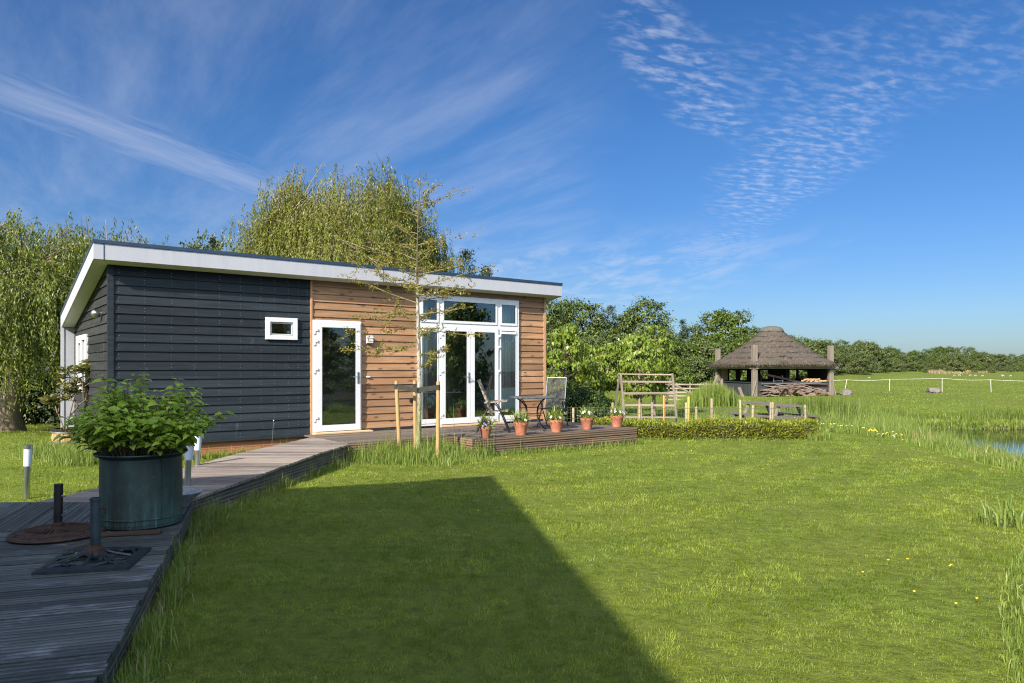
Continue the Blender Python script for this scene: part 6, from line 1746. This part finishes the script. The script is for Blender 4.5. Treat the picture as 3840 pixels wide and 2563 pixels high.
    for i, (x, rz, tl) in enumerate(((-1.25, .1, .75), (-.45, 0, .6), (-.85, -.9, .7))):
        o = protos[1][0].copy(); COL.objects.link(o); o.location = W(x, -h - .92, .27); o.rotation_euler = (tl, 0, R(9.4) + 1.57 + rz)
        o.rotation_euler = (0, tl, R(9.4) + 1.57 + rz); tag(o, 'old slab propped upright against the front of the slab heap', 'slab', 'slabs propped on the heap', 'thing')
    o = MB().bar((-2.3, -h - .14, .80), (1.9, -h - .14, .86), .05, .05).build('long_pole', M['galv'], None); o.location = W(0, 0, 0); o.rotation_euler = (0, 0, R(9.4)); tag(o, 'long pale pole lying on top of the slab heap', 'pole')
    o = MB().bar((.4, -h - .2, .80), (2.3, -h - .2, .78), .09, .04).build('long_plank', M['old_red'], None); o.location = W(0, 0, 0); o.rotation_euler = (0, 0, R(9.4)); tag(o, 'long brown plank lying along the barn wall above the slab heap', 'plank')
M['thatch_dark'] = plain('thatch_dark', (.075, .070, .062), .95, var=.4, scale=6, bmp=.8)
M['old_red'] = wood('old_red', (.13, .065, .045), (.24, .13, .09), 0, .85)
def slabmat(name, c1, c2):
    m, nt, b = nodes(name)
    n = tex(nt, scale=3, det=5); c = ramp(nt, n, [(.3, c1), (.7, c2)])
    oi = nt.nodes.new('ShaderNodeObjectInfo'); c = mixc(nt, 1.0, c, ramp(nt, oi.outputs['Random'], [(0, (.55, .5, .48)), (.6, (1, 1, 1)), (1, (1.35, 1.1, .95))]), 'MULTIPLY')
    nt.links.new(c, b.inputs['Base Color']); b.inputs['Roughness'].default_value = .9; bump(nt, b, n, .6, .02); return m
M['old_slab'] = slabmat('old_slab', (.075, .062, .054), (.185, .148, .128)); M['old_slab2'] = slabmat('old_slab2', (.10, .076, .062), (.22, .165, .14))
barn()

# ------------------------------------------------------------------ pasture: pig, geese, electric fence, metal gate
def skin_body(name, chain, edges, mat, loc, rz, lab, cat, grp=None, sub=2):
    me = bpy.data.meshes.new(name); me.from_pydata([c[0] for c in chain], edges, []); me.materials.append(mat)
    o = bpy.data.objects.new(name, me); COL.objects.link(o); sk = o.modifiers.new('skin', 'SKIN'); sk.use_smooth_shade = True
    for i, c in enumerate(chain):
        me.skin_vertices[0].data[i].radius = c[1] if isinstance(c[1], tuple) else (c[1], c[1])
    me.skin_vertices[0].data[0].use_root = True
    s = o.modifiers.new('sub', 'SUBSURF'); s.levels = sub; s.render_levels = sub
    o.location = loc; o.rotation_euler = (0, 0, rz); return tag(o, lab, cat, grp)
def pig():
    m, nt, b = nodes('pig_skin'); n = tex(nt, scale=6, det=6)
    tc = nt.nodes.new('ShaderNodeTexCoord'); sp = nt.nodes.new('ShaderNodeSeparateXYZ'); nt.links.new(tc.outputs['Object'], sp.inputs[0])
    c = ramp(nt, n, [(.3, (.085, .075, .070)), (.7, (.175, .155, .145))]); c = mixc(nt, ramp(nt, mth(nt, 'ADD', sp.outputs[0], mth(nt, 'MULTIPLY', n, .1)), [(.0, (0, 0, 0)), (.0001, (0, 0, 0))]), c, c)
    head = nt.nodes.new('ShaderNodeMapRange'); nt.links.new(sp.outputs[0], head.inputs[0]); head.inputs[1].default_value = -.36; head.inputs[2].default_value = -.44
    c = mixc(nt, head.outputs[0], c, (.045, .040, .038)); nt.links.new(c, b.inputs['Base Color']); b.inputs['Roughness'].default_value = .8
    x, y = 30.2, 52.3; z = hz(x, y)
    ch = [((.10, 0, .19), (.20, .19)), ((-.15, 0, .20), (.20, .20)), ((-.34, 0, .20), (.15, .15)), ((-.46, -.02, .19), (.125, .12)), ((-.55, -.04, .13), (.07, .065)), ((-.62, -.05, .09), (.05, .05)),
          ((.32, 0, .18), (.19, .18)), ((.47, 0, .15), (.10, .10)), ((.50, .02, .23), .018), ((.55, .04, .25), .01),
          ((-.26, -.14, .08), .06), ((-.42, -.20, .045), .045), ((-.55, -.20, .03), .03), ((.30, -.16, .09), .09), ((.16, -.24, .05), .05), ((.02, -.26, .03), .035),
          ((-.44, -.11, .29), .035), ((-.50, -.14, .31), .015), ((-.44, .08, .29), .035), ((-.50, .10, .31), .015)]
    ed = [(0, 1), (1, 2), (2, 3), (3, 4), (4, 5), (0, 6), (6, 7), (7, 8), (8, 9), (2, 10), (10, 11), (11, 12), (6, 13), (13, 14), (14, 15), (3, 16), (16, 17), (3, 18), (18, 19)]
    skin_body('pig', ch, ed, m, (x, y, z), 0, 'grey pig with dark head lying on the grass beside a white fence post', 'pig')
pig()
def goose_mat():
    m, nt, b = nodes('goose'); tc = nt.nodes.new('ShaderNodeTexCoord'); sp = nt.nodes.new('ShaderNodeSeparateXYZ'); nt.links.new(tc.outputs['Object'], sp.inputs[0])
    c = ramp(nt, mth(nt, 'ADD', mth(nt, 'MULTIPLY', sp.outputs[2], 1.0), mth(nt, 'MULTIPLY', sp.outputs[0], .35)), [(.18, (.36, .34, .32)), (.24, (.36, .34, .32)), (.29, (.075, .065, .06)), (.40, (.06, .055, .05))])
    nt.links.new(c, b.inputs['Base Color']); b.inputs['Roughness'].default_value = .8; return m
def geese():
    gm = goose_mat(); proto = None
    for i, (cx, cyy, rz) in enumerate(((1570, 552, 0), (1660, 553, 3.0), (1725, 555, .2), (1795, 557, .1), (1975, 553, 2.9), (1998, 559, .3), (2070, 558, .1), (1505, 556, 3.1), (685, 576, .2))):
        p = G(3000 + cx * .3827, 1200 + cyy * .3827, -.2); s = p.y / 150
        if proto is None:
            ch = [((0, 0, .24), (.13, .12)), ((.20, 0, .26), (.09, .09)), ((.34, 0, .30), (.03, .02)), ((-.16, 0, .25), (.10, .10)), ((-.25, 0, .30), (.05, .05)), ((-.33, 0, .22), (.035, .035)), ((-.40, 0, .10), (.035, .03)), ((-.47, 0, .06), (.015, .015)), ((.02, .05, .12), .02), ((.02, .05, .0), .016), ((.02, -.05, .12), .02), ((.05, -.05, .0), .016)]
            ed = [(0, 1), (1, 2), (0, 3), (3, 4), (4, 5), (5, 6), (6, 7), (0, 8), (8, 9), (0, 10), (10, 11)]
            o = proto = skin_body('goose', ch, ed, gm, p, rz, 'grey and white goose grazing far out on the pasture', 'goose', 'geese grazing on the pasture', 1)
        else:
            o = proto.copy(); COL.objects.link(o)
        o.location = (p.x, p.y, hz(p.x, p.y)); o.rotation_euler = (0, 0, rz); o.scale = (s, s, s)
        tag(o, 'grey and white goose grazing far out on the pasture' if i < 8 else 'lone white goose grazing nearest the thatched barn')
geese()
def efence():
    root = empty('electric_fence', (0, 0, 0), 0, 'white tape fence on thin white posts across the pasture', 'fence')
    tops = []
    for i, (b, t) in enumerate((((3167, 1464), (3176, 1425)), ((3336, 1467), (3336, 1423)), ((3533, 1471), (3533, 1419)), ((3717, 1473), (3715, 1425)), ((4010, 1476), (4010, 1432)))):
        g = G(b[0], b[1], -.2); k = g.y / F; tp = Vector(((t[0] - 1920) * k, g.y, EYE - (t[1] - YH) * k)); tops.append(tp)
        MB().tube([(g.x, g.y, hz(g.x, g.y) - .1), tp + Vector((0, 0, .03))], .017, 8).build('post', M['white_paint'], root, smooth=True)
    m = MB(); pts = [Vector((tops[0].x - 2.3, tops[0].y + 1.6, tops[0].z - .1))] + tops
    for a, b in zip(pts[:-1], pts[1:]):
        q = [a.lerp(b, t) - Vector((0, 0, (.05 + .03 * math.sin(a.x)) * math.sin(math.pi * t))) for t in np.linspace(0, 1, 9)]
        for u, v in zip(q[:-1], q[1:]): m.bar(u, v, .004, .016)
    m.build('tape', M['white_paint'], root)
efence()
def metal_gate():
    y = 150.0; x0, x1 = (3143 - 1920) / F * y, (3194 - 1920) / F * y; z = hz((x0 + x1) / 2, y)
    root = empty('metal_gate', (x0, y, z), 0, 'distant grey tubular metal gate at the edge of the wood', 'gate')
    for i in range(4): MB().tube([(0, 0, .25 + i * .28), (x1 - x0, 0, .25 + i * .28)], .035, 6).build('rail', M['galv'], root)
    for x in (0, (x1 - x0) / 2, x1 - x0): MB().tube([(x, 0, 0), (x, 0, 1.25)], .05, 6).build('post', M['galv'], root)
metal_gate()

# ------------------------------------------------------------------ the house behind the photographer: its roof edge throws the big shadow on the lawn
def neighbour():
    tipg = Vector((-.28, 10.8)); el = math.tan(R(SUN_EL)); H = 6.0
    sh = -SH.normalized(); P1 = tipg - sh * (H / el)
    ex = Vector((-.988, -.157)); ey = Vector((.157, -.988))        # left along the verge, back along the eaves
    root = empty('neighbour_house', (P1.x, P1.y, 0), math.atan2(ey.y, ey.x), 'house behind the photographer whose mono-pitch roof shades the lawn', 'house')
    # local x runs back along the high eaves, local y... left is -ex side
    lx = ey; ly = Vector((-ey.y, ey.x)); sg = 1 if ly.dot(ex) > 0 else -1
    def zr(d): return H - .25 * d
    def hx(mb, x0, x1, d0, d1, o0, o1, z0=None):
        a, b = (d0, d1) if sg > 0 else (-d0, -d1)
        p = [(x0, a), (x1, a), (x1, b), (x0, b)] if sg > 0 else [(x0, b), (x1, b), (x1, a), (x0, a)]
        dd = [d0, d0, d1, d1] if sg > 0 else [d1, d1, d0, d0]
        mb.hexa([(x, y, (zr(d) + o0) if z0 is None else z0) for (x, y), d in zip(p, dd)] + [(x, y, zr(d) + o1) for (x, y), d in zip(p, dd)])
    m = MB(); hx(m, 0, 13, 0, 9, -.25, 0); r = m.build('roof', M['roofing'], root)
    m = MB(); hx(m, .5, 12.5, .5, .7, 0, -.26, 0.0); hx(m, .5, 12.5, 8.3, 8.5, 0, -.26, 0.0); hx(m, .5, .7, .71, 8.29, 0, -.26, 0.0); hx(m, 12.3, 12.5, .71, 8.29, 0, -.26, 0.0)
    m.build('wall', M['larch'], root)
    for xx in (2.5, 6, 9.5):
        m = MB(); y0 = .44 * sg; m.box(xx, xx + 1.2, min(y0, y0 + .05 * sg), max(y0, y0 + .05 * sg), 1.0, 2.3); w = m.build('window', M['upvc'], root)
        m = MB(); y1 = .42 * sg; m.box(xx + .1, xx + 1.1, min(y1, y1 + .015 * sg), max(y1, y1 + .015 * sg), 1.1, 2.2); m.build('pane', M['seal'], w)
neighbour()
